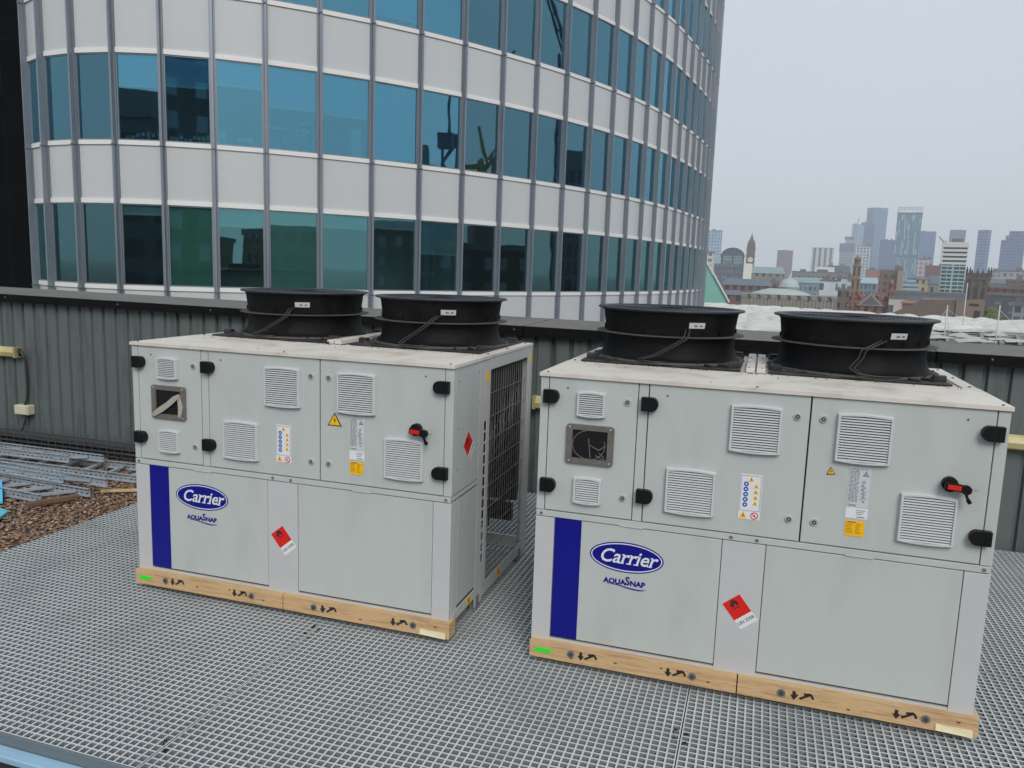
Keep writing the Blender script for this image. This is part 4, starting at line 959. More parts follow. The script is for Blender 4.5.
for k in range(13): x = -w/2+.2+(w-.4)*k/12; mb.box(x-.12,x+.12,-.1,.1,h,ht); mb.box(x-.12,x+.12,19.9,20.1,h,ht)
mb.box(-w/2,w/2,-.15,.15,ht,ht+.5); mb.box(-w/2,w/2,19.85,20.15,ht,ht+.5); mb.build('crown_frame', mat('frame_grey', c3(126,138,150), .5), r)
mb = MB(); block(mb, w+.4, 20.4, h+.9, 0, h-.9, 0, -.2); mb.build('roof', mat('tower_cap', c3(84,98,118), .6), r)
simple(919, 936.5, 232, 1150, 'leaning_blue_tower', 'plain blue tower just right of the patterned glass tower', towerB, 22)
simple(950, 966.3, 230.5, 1300, 'tower_behind_stripes', 'blue tower rising straight behind the white-banded office', towerD, 22)
r, w = frame(976.2, 989.8, 1000, 'slender_tower', 'slender tower with a dark and a pale face standing apart in the gap', yaw=-28, py=231); h = hz(983,231.5,1000)
mb = MB(); block(mb, w*.78, w*.62, h); mb.build('wall', T('slender', c3(108,134,168), c3(64,92,134), 2.5, 3.2, fx=(.1,.8), fz=(.2,.8)), r); mb = MB(); block(mb, w*.8, w*.64, h+1.5, 0, h+.01, 0, -.1); mb.build('roof', mat('tower_cap', c3(84,98,118), .6), r)
r, w = frame(1002, 1026, 1000, 'stepped_blue_tower', 'big stepped dark blue tower at the right edge of the skyline', py=235); mb = MB(); block(mb, w, 26, hz(1004,240,1000)); block(mb, w*.72, 24, hz(1015,231,1000), 0, hz(1004,240,1000)-.01, w*.16, 1); block(mb, w*.12, 24, hz(1005,235.5,1000), 0, hz(1004,240,1000)-.01, -w*.27, 1); mb.build('wall', towerD, r)
# arched glass block with dark base
r, w = frame(720.5, 744, 520, 'arched_glass_building', 'round-topped glass building with white gridded bays left of the clock spire'); hs = hz(732,257,520); ha = hz(732,248,520)
mb = MB(); pts = [(-w/2,0),(w/2,0),(w/2,hs)]+[(w/2*math.cos(a*math.pi/14), hs+(ha-hs)*math.sin(a*math.pi/14)) for a in range(1,14)]+[(-w/2,hs)]
mb.prism(pts, 0, 18); mb.build('wall', T('arch_glass', c3(62,92,108), c3(44,66,82), 1.4, 1.7, fx=(.1,.9), fz=(.1,.9)), r)
mb = MB()
for xa, xb in ((-.36,-.06),(.08,.40)):
    for k in range(5): x = w*(xa+(xb-xa)*k/4); mb.box(x-.16,x+.16,-.3,-.01,hs-7.4,hs+.3)
    for k in range(5): z = hs-7.4+1.9*k; mb.box(w*xa,w*xb,-.29,-.02,z,z+.28)
mb.build('bay_grid', mat('bay_white', c3(150,172,176), .5), r)
mb = MB(); mb.ring([(x*1.02,z+.4) for x,z in pts[2:]]+[(-w/2,0.1),(w/2,.1)], [(x,z) for x,z in pts[2:]]+[(-w/2,0),(w/2,0)], -.4, 18.2) if False else mb.tube([(x,-.1,z) for x,z in pts[2:]], .35, 6); mb.build('arch_rim', mat('rim_slate', c3(58,70,86), .6), r)
simple(714, 741.5, 265, 470, 'dark_slate_block', 'dark slate-grey block at the foot of the arched glass building', T('slate', c3(64,74,86), c3(110,124,136), 1.6, 3.4, fx=(.3,.7), fz=(.3,.75)), 14)
simple(700, 714.8, 253, 420, 'pinkish_white_block', 'pale pinkish block touching the edge of the curved office building', T('pinkish', c3(180,174,174), c3(90,96,104), 3, 3, vary=.4), 12)
# clock tower with spire
stone_ = mat('spire_stone', c3(92,78,70), .85, var=.3, scale=.4)
def spire(pxl, pxr, py_tip, py_sh, py_b, dist, lab):
    r, w = frame(pxl, pxr, dist, 'clock_tower', lab, 'clock tower'); hs = hz((pxl+pxr)/2, py_sh, dist); ht = hz((pxl+pxr)/2, py_tip, dist); w *= .82
    mb = MB(); mb.box(-w/2,w/2,0,w,0,hs); mb.box(-w/2-.3,w/2+.3,-.3,w+.3,hs-6,hs-5.2); mb.box(-w/2-.3,w/2+.3,-.3,w+.3,hs-.6,hs+.2)
    for sx in (-.32,0,.32): mb.box(w*sx-.35,w*sx+.35,-.25,-.01,hs-4.9,hs-.7)
    mb.build('shaft', stone_, r)
    mb = MB()
    for sx in (0,1):
        for sy in (0,1):
            cx, cy = (-w/2+.9 if sx == 0 else w/2-.9), (.9 if sy == 0 else w-.9)
            mb.add([(cx-.9,cy-.9,hs+.2),(cx+.9,cy-.9,hs+.2),(cx+.9,cy+.9,hs+.2),(cx-.9,cy+.9,hs+.2),(cx-.7,cy-.7,hs+3),(cx+.7,cy-.7,hs+3),(cx+.7,cy+.7,hs+3),(cx-.7,cy+.7,hs+3),(cx,cy,hs+6.5)], [(0,1,5,4),(1,2,6,5),(2,3,7,6),(3,0,4,7),(4,5,8),(5,6,8),(6,7,8),(7,4,8)])
    mb.build('pinnacle', stone_, r)
    mb = MB(); hm = hs+(ht-hs)*.32; c = w/2
    for rr_, z in ((w*.36,hs+.2),): pass
    mb.lathe(0, c, [(w*.36,hs+.2),(w*.34,hm),(w*.40,hm+.1),(w*.37,hm+.8),(.1,ht)], 8, smooth=False); mb.tube([(0,c,ht-1),(0,c,ht+1.5)],.15,6); mb.build('spire', stone_, r)
    mb = MB(); mb.disc((0,-.05,hs-8.5),(0,-1,0),w*.3,.25,24,0)
    for a in (60,-30): mb.bar((0,-.33,hs-8.5),(w*.22*math.sin(R(a)),-.33,hs-8.5+w*.22*math.cos(R(a))),.25,.1,1,upv=(0,-1,0))
    mb.build('clock_face', [mat('clock_white', c3(216,206,180), .6), ink], r)
spire(744.8, 755.3, 233.8, 248.5, 275, 640, 'brown stone clock tower with a pointed spire and pale clock face')
r, w = frame(744, 752.8, 400, 'white_gable_building', 'bright white gabled roof below the clock tower'); h0 = hz(748,277,400); h1 = hz(748,263.5,400)
mb = MB(); mb.prism([(-w/2,0),(w*.38,0),(w*.45,h0),(w/2,h1),(-w/2,h1)], 0, 8); mb.build('wall', mat('gable_white', c3(214,214,200), .6), r)
# helper for pitched and mansard roofs
def pitched(pxl, pxr, py_e, py_r, dist, depth, name, lab, mw, mr, hip=.0, yaw=0):
    r, w = frame(pxl, pxr, dist, name, lab, yaw=yaw, py=py_e); pm = (pxl+pxr)/2; he = hz(pm,py_e,dist); hr = hz(pm,py_r,dist)
    mb = MB(); block(mb, w, depth, he); mb.build('wall', mw, r)
    mb = MB(); k = w*hip; e = .4
    mb.add([(-w/2-e,-e,he+.01),(w/2+e,-e,he+.01),(w/2+e,depth+e,he+.01),(-w/2-e,depth+e,he+.01),(-w/2+k,depth/2,hr),(w/2-k,depth/2,hr)], [(0,1,5,4),(2,3,4,5),(1,2,5),(3,0,4),(3,2,1,0)]); mb.build('roof', mr, r)
    return r, w, he, hr
slate = mat('roof_slate', c3(84,92,100), .6, var=.25, scale=.3)
copper = mat('roof_copper', c3(122,142,144), .6, var=.2, scale=.3)
brickr = T('brick_red', c3(100,70,64), c3(40,42,48), 3.2, 3.6, fx=(.3,.72), fz=(.25,.75))
brickb = T('brick_brown', c3(96,74,64), c3(38,42,50), 3.0, 3.4, fx=(.25,.75), fz=(.25,.75))
stonef = T('grey_stone', c3(122,118,108), c3(52,56,60), 3.4, 4.2, fx=(.32,.68), fz=(.2,.75))
pitched(750, 784.5, 273.5, 266.8, 430, 14, 'mansard_block', 'long grey block with a blue-green mansard roof right of the white gable', stonef, copper, .06)
pitched(722, 772, 285.5, 279, 330, 16, 'brown_arcade_building', 'long brown brick building with arched windows under the arched glass block', brickb, slate, .05)
pitched(724, 741.5, 295, 290.5, 250, 10, 'dark_red_terrace', 'small dark red terrace at the foot of the green glass wedge', brickr, slate, .1)
# domed library
r, w = frame(738, 852, 300, 'domed_library', 'low grey stone building with a pale green shallow dome and lantern', py=294); hw = hz(795,295.5,300)
mb = MB(); block(mb, w, 22, hw); mb.box(-w/2-.3,w/2+.3,-.3,.6,hw-1.4,hw-.6); mb.build('wall', stonef, r)
cxd = ((781.5-738)/(852-738)-.5)*w; cy = 14; domeM = mat('dome_copper', c3(158,168,166), .55, var=.15, scale=.4)
mb = MB(); rw = 27/786.9*300; mb.lathe(cxd, cy, [(rw*1.03,hw-2),(rw*1.03,hw+.01),(rw,hw+.4),(rw*.42,hz(782,289,300))], 48); mb.build('roof', domeM, r)
hd = hz(790,289.5,300); rd = 9.7/786.9*300; cx2 = ((789.6-738)/(852-738)-.5)*w
mb = MB(); mb.lathe(cx2, cy, [(rd,hd-3),(rd,hd+.6),(rd*1.05,hd+.7),(rd*.95,hd+1.0)]+[(rd*.93*math.cos(a*math.pi/20), hd+1+rd*.78*math.sin(a*math.pi/20)) for a in range(0,9)]+[(.6,hd+1+rd*.78),(.6,hd+rd*.78+2),(.01,hd+rd*.78+2.8)], 40); 
for k in range(20):
    a = 2*math.pi*k/20; mb.bar((cx2+rd*math.cos(a)*1.0, cy+rd*math.sin(a), hd+.6),(cx2+rd*.5*math.cos(a), cy+rd*.5*math.sin(a), hd+1+rd*.68),.12,.12)
mb.build('dome', domeM, r)
mb = MB()
for k in range(30): x = -w/2+1+(w-2)*k/29; mb.box(x-.25,x+.25,-.35,-.01,hw-9,hw-1.5)
mb.build('pilaster', mat('grey_stone_trim', c3(138,134,124), .8), r)
simple(792, 851, 273, 480, 'long_arcaded_block', 'long low grey block with a row of small windows behind the dome', T('longgrey', c3(112,114,112), c3(56,64,72), 2.6, 3.6, fx=(.25,.75), fz=(.25,.7)), 16)
pitched(815, 834, 272, 266.8, 620, 16, 'white_gabled_hall', 'small pale gabled hall under the striped tower', T('hall', c3(160,164,160), c3(90,96,100), 3, 3), mat('pale_roof', c3(170,176,178), .6), .0)
simple(827, 850, 266.5, 700, 'blue_glazed_block', 'low blue glazed block at the foot of the unfinished tower', T('bluelow', c3(70,92,110), c3(48,72,94), 2, 3), 14)
pitched(791, 826, 283, 277.5, 380, 14, 'teal_roof_sheds', 'pair of teal glazed roofs right of the dome lantern', T('teal_sh', c3(110,134,140), c3(70,96,106), 2, 3), copper, .03)
simple(820, 838, 281.5, 330, 'white_modern_house', 'white cubic block with a dark blue window left of the terracotta tower', T('whitecube', c3(186,194,198), c3(70,100,116), 7, 6, fx=(.35,.75), fz=(.3,.75)), 12)
simple(835.5, 852.5, 279, 345, 'white_office_annex', 'taller white annex right of the white cubic block', T('whiteanx', c3(180,188,194), c3(88,110,126), 4, 4, fx=(.35,.75), fz=(.3,.75)), 12)
simple(764, 779, 283.5, 360, 'dark_roofed_annex', 'dark roofed annex between the arcade building and the pale green dome', brickb, 10)
simple(838, 850, 291, 270, 'brick_annex', 'brown annex left of the terracotta building', brickb, 8)
# ornate terracotta building
terr = T('terracotta', c3(128,84,72), c3(50,46,50), 2.2, 3.0, fx=(.3,.7), fz=(.25,.75))
terrs = mat('terracotta_trim', c3(134,90,76), .8, var=.3, scale=.6); sand = mat('tower_sandstone', c3(128,112,98), .85, var=.3, scale=.6)
r, w = frame(850.5, 893, 230, 'terracotta_building', 'ornate red terracotta building with pediment and tall turrets', py=296); hw = hz(872,296,230)
mb = MB(); block(mb, w, 14, hw); mb.box(-w/2-.2,w/2+.2,-.3,.0-.01,hw-.8,hw-.3); mb.box(-w/2-.2,w/2+.2,-.3,-.01,hw-3.4,hw-3.1)
for k in range(9): x = -w/2+.6+(w-1.2)*k/8; mb.box(x-.25,x+.25,-.25,-.01,hw-3,hw-.9); mb.box(x-.2,x+.2,.1,.5,hw,hw+1.0)
mb.build('wall', terr, r)
xp = ((871-850.5)/42.5-.5)*w
mb = MB(); mb.prism([(xp-3.2,hw-2.6),(xp+3.4,hw-2.6),(xp+.1,hw+.9)], -.6,-.31); mb.build('pediment', mat('pediment_grey', c3(132,128,122), .8), r)
mb = MB(); mb.prism([(xp-2.2,hw-2.3),(xp+2.4,hw-2.3),(xp+.1,hw+.1)], -.65,-.601); mb.build('pediment_field', mat('pediment_dark', c3(86,84,86), .8), r)
def turret(r, x, y, wd, z0, z1, tiers, m_, cap):
    mb = MB(); z = z0; ww = wd
    for t in range(tiers):
        zt_ = z0+(z1-z0)*(t+1)/(tiers+.8); mb.box(x-ww/2,x+ww/2,y,y+ww,z,zt_-.01); mb.box(x-ww/2-.18,x+ww/2+.18,y-.18,y+ww+.18,zt_-.25,zt_+.02)
        for s in (-.25,.25): mb.box(x+ww*s-.18,x+ww*s+.18,y-.1,y-.01,z+(zt_-z)*.2,zt_-.5,1)
        z = zt_+.02; y += ww*.06; ww *= .88
    mb.lathe(x, y+ww/2, [(ww*.42,z),(ww*.42,z+(z1-z)*.5),(ww*.5,z+(z1-z)*.52),(ww*.3,z+(z1-z)*.8),(.05,z1)], 12); mb.build('turret', [m_, mat('turret_opening', c3(54,48,48), .8)], r)
turret(r, ((854.3-850.5)/42.5-.5)*w, .4, 3.0, hw-6, hz(854,254.5,230), 4, sand, None)
turret(r, ((890.6-850.5)/42.5-.5)*w, .3, 1.9, hw-6, hz(890,279,230), 2, terrs, None)
turret(r, ((858-850.5)/42.5-.5)*w, -.2, 1.4, hw-6, hz(857,287,230), 1, terrs, None)
pitched(859.5, 877, 283.5, 277.5, 330, 12, 'glazed_barrel_hall', 'blue-green glazed hall right behind the terracotta tower', T('barrel', c3(104,132,138), c3(64,92,102), 1.4, 2.4, fx=(.2,.8), fz=(.15,.85)), mat('pale_glass_roof', c3(140,164,172), .4), .0)
simple(880, 899.5, 271, 420, 'dark_brick_warehouse', 'tall dark brown brick warehouse under the low blue tower', brickb, 16)
simple(898, 903.5, 270.5, 415, 'ochre_edge_block', 'narrow brown block with an ochre side beside the dark brick warehouse', mat('ochre', c3(134,124,106), .8), 12)
r, w = frame(902, 920, 360, 'stepped_pale_building', 'stepped pale blue terraced building left of the yellow-beige one', py=282); mb = MB()
for k in range(4): block(mb, w*(1-.17*k), 12-2*k, hz(911,289-3.6*k,360), 0, 0 if k == 0 else hz(911,292.6-3.6*k,360), 0, .9*k)
mb.build('wall', T('steppale', c3(142,158,166), c3(78,96,108), 30, 1.7, fx=(0,1), fz=(.2,.62)), r)
pitched(913, 928.5, 279.5, 276.5, 380, 10, 'yellow_beige_building', 'yellow-beige stone building with six arched windows', T('beige', c3(160,146,122), c3(60,56,54), 2.3, 3.2, fx=(.3,.7), fz=(.2,.7)), slate, .1)
simple(925.5, 943, 266.5, 560, 'maroon_block', 'maroon block under the leaning blue tower', mat('maroon', c3(104,66,74), .7, var=.15, scale=.2), 14)
simple(917.5, 930.5, 259.5, 640, 'pink_grey_block', 'pale pink-grey block at the foot of the patterned glass tower', T('pinkgrey', c3(170,158,160), c3(110,110,122), 3, 3.2), 12)
simple(866, 888, 270.5, 600, 'orange_low_roof', 'low block with an orange-red upper storey below the blue towers', mat('orange_roof', c3(140,96,88), .7, var=.2, scale=.2), 10)
pitched(928, 946, 284, 275.5, 380, 12, 'slate_gable', 'dark slate gable between the yellow-beige building and the banded office', stonef, slate, .0)
simple(893, 966, 294.8, 250, 'long_grey_roof', 'long flat blue-grey roof stretching under the banded office', mat('greyblue', c3(92,104,114), .7, var=.2, scale=.3), 10, plant=False)
simple(889, 908, 299, 228, 'pale_rendered_wall', 'pale rendered wall between the terracotta building and the brown roof', T('rendered', c3(176,176,168), c3(96,96,96), 5, 5), 6)
pitched(902, 918, 303.5, 301, 215, 6, 'red_tiled_houses', 'low red tiled roofs above the brown hall', T('redh', c3(120,76,66), c3(60,50,50), 3, 3), mat('red_tiles', c3(140,86,76), .8), .05)
# white-banded office
r, w = frame(943.5, 967.5, 300, 'banded_office', 'office with white and dark bands above and pale teal grid below', py=250); ht = hz(955,243,300); hm = hz(955,264.5,300)
mb = MB(); block(mb, w, 12, ht); mb.build('wall', mat('band_glass', c3(62,78,90), .3, var=.3, scale=.5), r)
mb = MB(); n_ = 5
for k in range(n_): z = hm+(ht-hm)*k/n_; mb.box(-w/2-.2,w/2+.2,-.35,12.2,z,z+(ht-hm)/n_*.55)
mb.box(-w/2-.2,w/2+.2,-.3,12.1,ht-.6,ht+.3); mb.build('white_band', mat('band_white', c3(196,198,194), .6), r)
mb = MB()
for k in range(15): z = hm-.4-k*1.25; mb.box(-w/2-.1,w/2+.1,-.3,12.1,z-.42,z)
for k in range(5): x = -w/2+w*k/4; mb.box(x-.10,x+.10,-.34,-.01,2,hm)
mb.box(-w*.06,w*.02,-.38,-.02,2,hm)
mb.build('teal_grid', mat('grid_teal', c3(148,178,178), .6), r)
mb = MB(); mb.box(-w*.2,w*.3,4,9,ht+.31,ht+1.6); mb.build('plant_room', roofm, r)
crane(942, 240, 937.5, 236.5, 700, 262, 'small crane jib poking out left of the banded office')
# church tower
r, w = frame(965.5, 988, 260, 'church_tower', 'square brown gothic church tower with tall pinnacles round the top', 'church tower', yaw=-8, py=280); w *= .96; ht = hz(977,276.5,260)
ch = mat('church_stone', c3(90,80,72), .9, var=.4, scale=.6)
mb = MB(); mb.box(-w/2,w/2,0,w,0,ht)
for x in (-w/2,-w*.17,w*.17,w/2): mb.box(x-.35,x+.35,-.35,-.01,0,ht-1)
mb.box(-w/2-.3,w/2+.3,-.36,w+.3,ht-.9,ht-.3)
for k in range(8): x = -w/2+.4+(w-.8)*k/7; mb.box(x-.28,x+.28,-.1,.3,ht,ht+1.0); mb.box(x-.28,x+.28,w-.3,w,ht,ht+1.0)
mb.build('shaft', ch, r)
for x,y,s in ((-w/2,0,1),(-w*.25,0,.75),(0,0,.85),(w*.25,0,.75),(w/2,0,1),(-w/2,w,1),(w/2,w,1)):
    mb = MB(); a = .27*s; z1 = ht+1.5*s
    mb.box(x-a,x+a,y-a-.02,y+a-.02,ht-.2,z1); mb.add([(x-a*1.15,y-a*1.15,z1),(x+a*1.15,y-a*1.15,z1),(x+a*1.15,y+a*1.15,z1),(x-a*1.15,y+a*1.15,z1),(x,y,z1+1.5*s)],[(0,1,4),(1,2,4),(2,3,4),(3,0,4),(3,2,1,0)]); mb.build('pinnacle', mat('pinnacle_stone', c3(66,66,70), .9), r)
for sx in (-1,1):
    mb = MB(); x = sx*w*.08; mb.prism([(x-.42,ht-7.6),(x+.42,ht-7.6),(x+.42,ht-3.4),(x,ht-2.5),(x-.42,ht-3.4)], -.06,-.005); mb.build('belfry_opening', mat('turret_opening', c3(54,48,48), .8), r)
for sx in (-1,1):
    mb = MB(); x = sx*w*.34; mb.prism([(x-.3,ht-7.6),(x+.3,ht-7.6),(x+.3,ht-3.6),(x,ht-2.9),(x-.3,ht-3.6)], -.06,-.005); mb.build('belfry_opening', mat('turret_opening', c3(54,48,48), .8), r)
# low brown hall
r, w = frame(889, 985, 150, 'brown_brick_hall', 'big low brown-roofed brick hall just beyond the white quilted roof', py=306); X = lambda px: ((px-889)/96-.5)*w; Z = lambda px, py: hz(px, py, 150)
mb = MB(); mb.prism([(X(889),0),(X(985),0),(X(985),Z(984,299)),(X(962),Z(962,299.5)),(X(923),Z(923,299.5)),(X(891),Z(891,314))], 0, .4); mb.build('roof', mat('brown_tiles', c3(112,98,90), .9, var=.2, scale=1.2, dirt=c3(92,72,62), dscale=.8), r)
mb = MB(); mb.prism([(X(957),0),(X(984.5),0),(X(984.5),Z(984,299.6)),(X(957),Z(957,300.6))], -.35, -.01); mb.box(X(923),X(984),.41,9,0,Z(960,300.5)); mb.build('wall', mat('brown_brick', c3(126,112,100), .9, var=.15, scale=1.5), r)
for a_,b_,t_,u_ in ((969.5,979,303.6,306.2),(975,981,310.5,318)):
    mb = MB(); mb.box(X(a_),X(b_),-.4,-.36,Z(975,u_),Z(975,t_)); mb.build('window', mat('turret_opening', c3(54,48,48), .8), r)
# right-hand low-rise
simple(989, 1030, 289, 260, 'maroon_long_block', 'long maroon upper storey above a dark grey facade at the right edge', T('maroonlong', c3(100,52,58), c3(60,40,46), 2, 30, fx=(.4,.6), fz=(0,1)), 14, plant=False)
simple(987, 1030, 295.8, 246, 'dark_grey_long_block', 'long dark grey facade under the maroon storey', T('darklong', c3(66,68,76), c3(104,108,116), 3, 2.4, fx=(.1,.5), fz=(.4,.7)), 10, plant=False)
simple(1013, 1032, 306.5, 190, 'grey_glass_block', 'small grey block with a glazed front at the lower right edge', T('greyglass', c3(128,136,142), c3(70,84,92), 1.6, 2.2, fx=(.2,.9), fz=(.2,.85)), 8)
pitched(990, 1012, 284, 279, 400, 12, 'grey_low_houses', 'low grey roofs right behind the church tower', stonef, slate, .05)
simple(1000, 1030, 272, 520, 'pale_low_block', 'pale low block below the stepped blue tower', T('palelow', c3(150,152,152), c3(96,104,110), 3, 3.4), 14)
simple(989, 1004, 272.5, 600, 'pale_terrace', 'pale low terrace right of the slender tower', T('palelow2', c3(140,146,150), c3(90,100,110), 3, 3.4), 12)
simple(1006, 1030, 281, 380, 'brown_low_block', 'brown low block between the pale block and the maroon one', brickb, 10)
# one tree among the roofs
r, w = frame(992, 1003, 150, 'street_tree', 'yellow-green tree below the dark grey facade', 'tree'); zc = hz(998,315,150)
mb = MB(); mb.tube([(0,0,0),(.2,0,zc*.6),(0,.1,zc)],[.3,.22,.08],8)
for k in range(6): a = k*1.05; mb.tube([(0,0,zc-3),(math.cos(a)*.8,math.sin(a)*.8,zc-1)],[.1,.03],6)
mb.build('trunk', mat('bark', c3(80,66,54), .9), r)
mb = MB(); q = random.Random(2)
for k in range(2600):
    a = q.uniform(0,6.28); b_ = math.acos(q.uniform(-1,1)); rr_ = q.uniform(.5,1)**.5*(1+.25*math.sin(3*a)+.15*math.sin(5*b_))
    c = Vector((rr_*1.3*math.sin(b_)*math.cos(a), rr_*1.3*math.sin(b_)*math.sin(a), zc-.6+rr_*1.5*math.cos(b_))); u = Vector((q.uniform(-1,1),q.uniform(-1,1),q.uniform(-1,1))).normalized()*.11; v = u.orthogonal().normalized()*.09
    mb.add([c-u,c+v,c+u,c-v],[(0,1,2,3)])
mb.build('crown', mat('leaves', c3(112,122,70), .8, var=.35, scale=2), r)
# mass of far low roofs that no one could count
mb = MB(); q = random.Random(9)
for k in range(2600):
    dist = 450+2600*q.random()**1.3; px = q.uniform(640,1100); P = at(px, 290, dist); a = q.uniform(0,1.57)
    w, d, h = q.uniform(8,28), q.uniform(8,20), q.choice((7,9,10,12,14,17))
    if q.random() < .04: h += q.uniform(4,14)
    ca, sa = math.cos(a), math.sin(a); mi = q.randrange(5)
    vs = [(P.x+x*ca-y*sa, P.y+x*sa+y*ca, GZ+z) for z in (0,h) for x,y in ((-w/2,-d/2),(w/2,-d/2),(w/2,d/2),(-w/2,d/2))]
    mb.add(vs, [(0,1,5,4),(1,2,6,5),(2,3,7,6),(3,0,4,7)], mi)
    if q.random() < .5: mb.add(vs[4:], [(0,1,2,3)], 5)
    else:
        m0 = ((Vector(vs[4])+Vector(vs[7]))/2+Vector((0,0,d*.25))); m1 = ((Vector(vs[5])+Vector(vs[6]))/2+Vector((0,0,d*.25)))
        mb.add(vs[4:]+[m0,m1], [(0,1,5,4),(2,3,4,5),(0,4,3),(1,2,5)], 5+q.randrange(2))
tag(mb.build('distant_rooftops', [stonef, brickb, brickr, T('palelow', (0,0,0),(0,0,0),1,1), T('steppale',(0,0,0),(0,0,0),1,1), roofm, slate]), None, None, None, 'stuff')
# unseen towers and cranes mirrored in the glass, plus blocks added to darken reflections
def neighbour(x, y, w, d, h, rz, lab, m_):
    r = empty('neighbouring_block', (x,y,GZ), R(rz), lab, 'building'); mb = MB(); mb.box(-w/2,w/2,-d/2,d/2,0,h); mb.build('wall', m_, r); mb = MB(); mb.box(-w/2-.3,w/2+.3,-d/2-.3,d/2+.3,h+.001,h+.8); mb.box(-3,3,-3,3,h+.801,h+3.5); mb.build('roof', roofm, r)
dk = T('neigh_dark', c3(44,48,52), c3(110,124,136), 3.2, 3.6, fx=(.3,.7), fz=(.25,.75)); nb = T('neigh_brick', c3(92,80,70), c3(44,52,58), 3, 3.5)
neighbour(125, 10, 30, 50, 37, 8, 'unseen dark gridded block added far right to darken the lower office glass', dk)  # added out of view, height set to darken only the lower window row
neighbour(70, -50, 40, 30, 34, 20, 'unseen brown block added behind and right of the chillers to darken the glass', nb)  # added block, mirrored dark in the lower windows
neighbour(11, -62, 15, 14, 56, 4, 'tall dark block standing behind the photographer', dk)
neighbour(-22, -60, 18, 14, 44, -6, 'middle-height grey block behind the photographer', T('neigh_grey', c3(70,80,90), c3(30,36,44), 3.6, 3.6, fx=(.15,.85), fz=(.3,.8)))
neighbour(45, -95, 40, 20, 33, 4, 'unseen low brown block added far behind the photographer to darken the glass', nb)  # another added block for darker lower reflections
neighbour(88, 13, 6, 8, 44, 0, 'gridded tower under construction reflected in the office glass', T('neigh_tower', c3(60,90,130), c3(16,26,50), 1.6, 3.2, fx=(.15,.85), fz=(.12,.9)))
neighbour(92, 82, 7, 7, 47, 15, 'slim dark tower reflected in the office glass', T('neigh_tower', c3(0,0,0), c3(0,0,0), 1, 1))
neighbour(80, 36, 8, 34, 32.5, 0, 'unseen low dark block added to darken the lower office glass', dk)  # added to hide the crane foot and darken the lower reflections
def lattice(x, y, h, jx, jy, jz, lab, col):
    r = empty('lattice_crane', (x,y,GZ), 0, lab, 'crane'); m_ = mat('crane_%d'%col[0], c3(*col), .6)
    mb = MB()
    for sx in (-1,1):
        for sy in (-1,1): mb.bar((sx,sy,0),(sx,sy,h),.4,.4,upv=(1,0,0))
    for k in range(int(h/3)):
        s = 1 if k%2 else -1
        mb.bar((-1,-s,3*k),(-1,s,3*k+3),.28,.28,upv=(1,0,0)); mb.bar((1,-s,3*k),(1,s,3*k+3),.28,.28,upv=(1,0,0)); mb.bar((-s,-1,3*k),(s,-1,3*k+3),.28,.28,upv=(0,1,0))
    mb.build('mast', m_, r)
    mb = MB(); L = Vector((jx,jy,jz)); b0 = Vector((0,0,h-1)); sd = L.cross(Vector((0,0,1))).normalized()*.8; up_ = Vector((0,0,1.2))
    for o in (sd,-sd,up_): mb.bar(b0+o, b0+L+o, .3, .3)
    for k in range(14): t0, t1 = k/14, (k+1)/14; mb.bar(b0+L*t0+sd, b0+L*t1+up_, .2, .2); mb.bar(b0+L*t0+up_, b0+L*t1-sd, .2, .2)
    back = -Vector((jx,jy,0)).normalized()*5; mb.bar(b0, b0+back, 1.2, .6); mb.bar(b0+back*.7-up_*.5, b0+back*1.1-up_*.5, 2, 2); mb.bar(b0, b0+up_*5+back*.3, .4, .4, upv=(1,0,0)); mb.build('jib', m_, r)
lattice(84, 19.2, 49, 26, 3, 3, 'blue lattice tower crane reflected in the office glass', (34,52,84))
lattice(86, 36, 46, -2, 12, 16, 'yellowish lattice crane reflected in the office glass', (150,140,70))
lattice(86, 66, 64, 2, -14, 34, 'crane with a steep jib reflected high in the office glass', (40,58,92))

# green glass wedge, quilted white roof and what stands on it
r, w = frame(690, 729, 118, 'green_glass_wedge', 'sloping turquoise glass wedge beside the curved office building', py=300); X = lambda px: ((px-690)/39-.5)*w; Z = lambda px, py: hz(px, py, 118)
mb = MB(); mb.prism([(X(690),0),(X(732),0),(X(728),Z(728,302)),(X(703),Z(703,262)),(X(690),Z(690,240))], 0, 9); mb.build('glass_face', mat('turquoise_glass', c3(128,182,170), .35, var=.12, scale=.6, dirt=c3(90,150,140), dscale=.5, damt=.5, bump=.3, bscale=2), r)
mb = MB(); mb.bar((X(728)+.2,-.1,Z(728,302)),(X(690)+.2,-.1,Z(690,240)),.25,.45,upv=(0,-1,0)); mb.build('white_edge', mat('edge_white', c3(196,206,204), .5), r)
qm = mat('quilted_membrane', c3(204,202,194), .5, var=.08, scale=.5, dirt=c3(150,148,138), dscale=.35, damt=.55)
import mathutils
def onplane(px, py, z):
    d = fw + rt*((px-512)/FPX) - up*((py-384)/FPX); return CAM + d*((z-CAM.z)/d.z)
mb = MB(); P00 = onplane(660, 343, -1.0); P10 = onplane(1100, 352, -1.0); P01 = onplane(660, 303, -1.0); P11 = onplane(1100, 323, -1.0)
nu, nv = 210, 150; vs = []
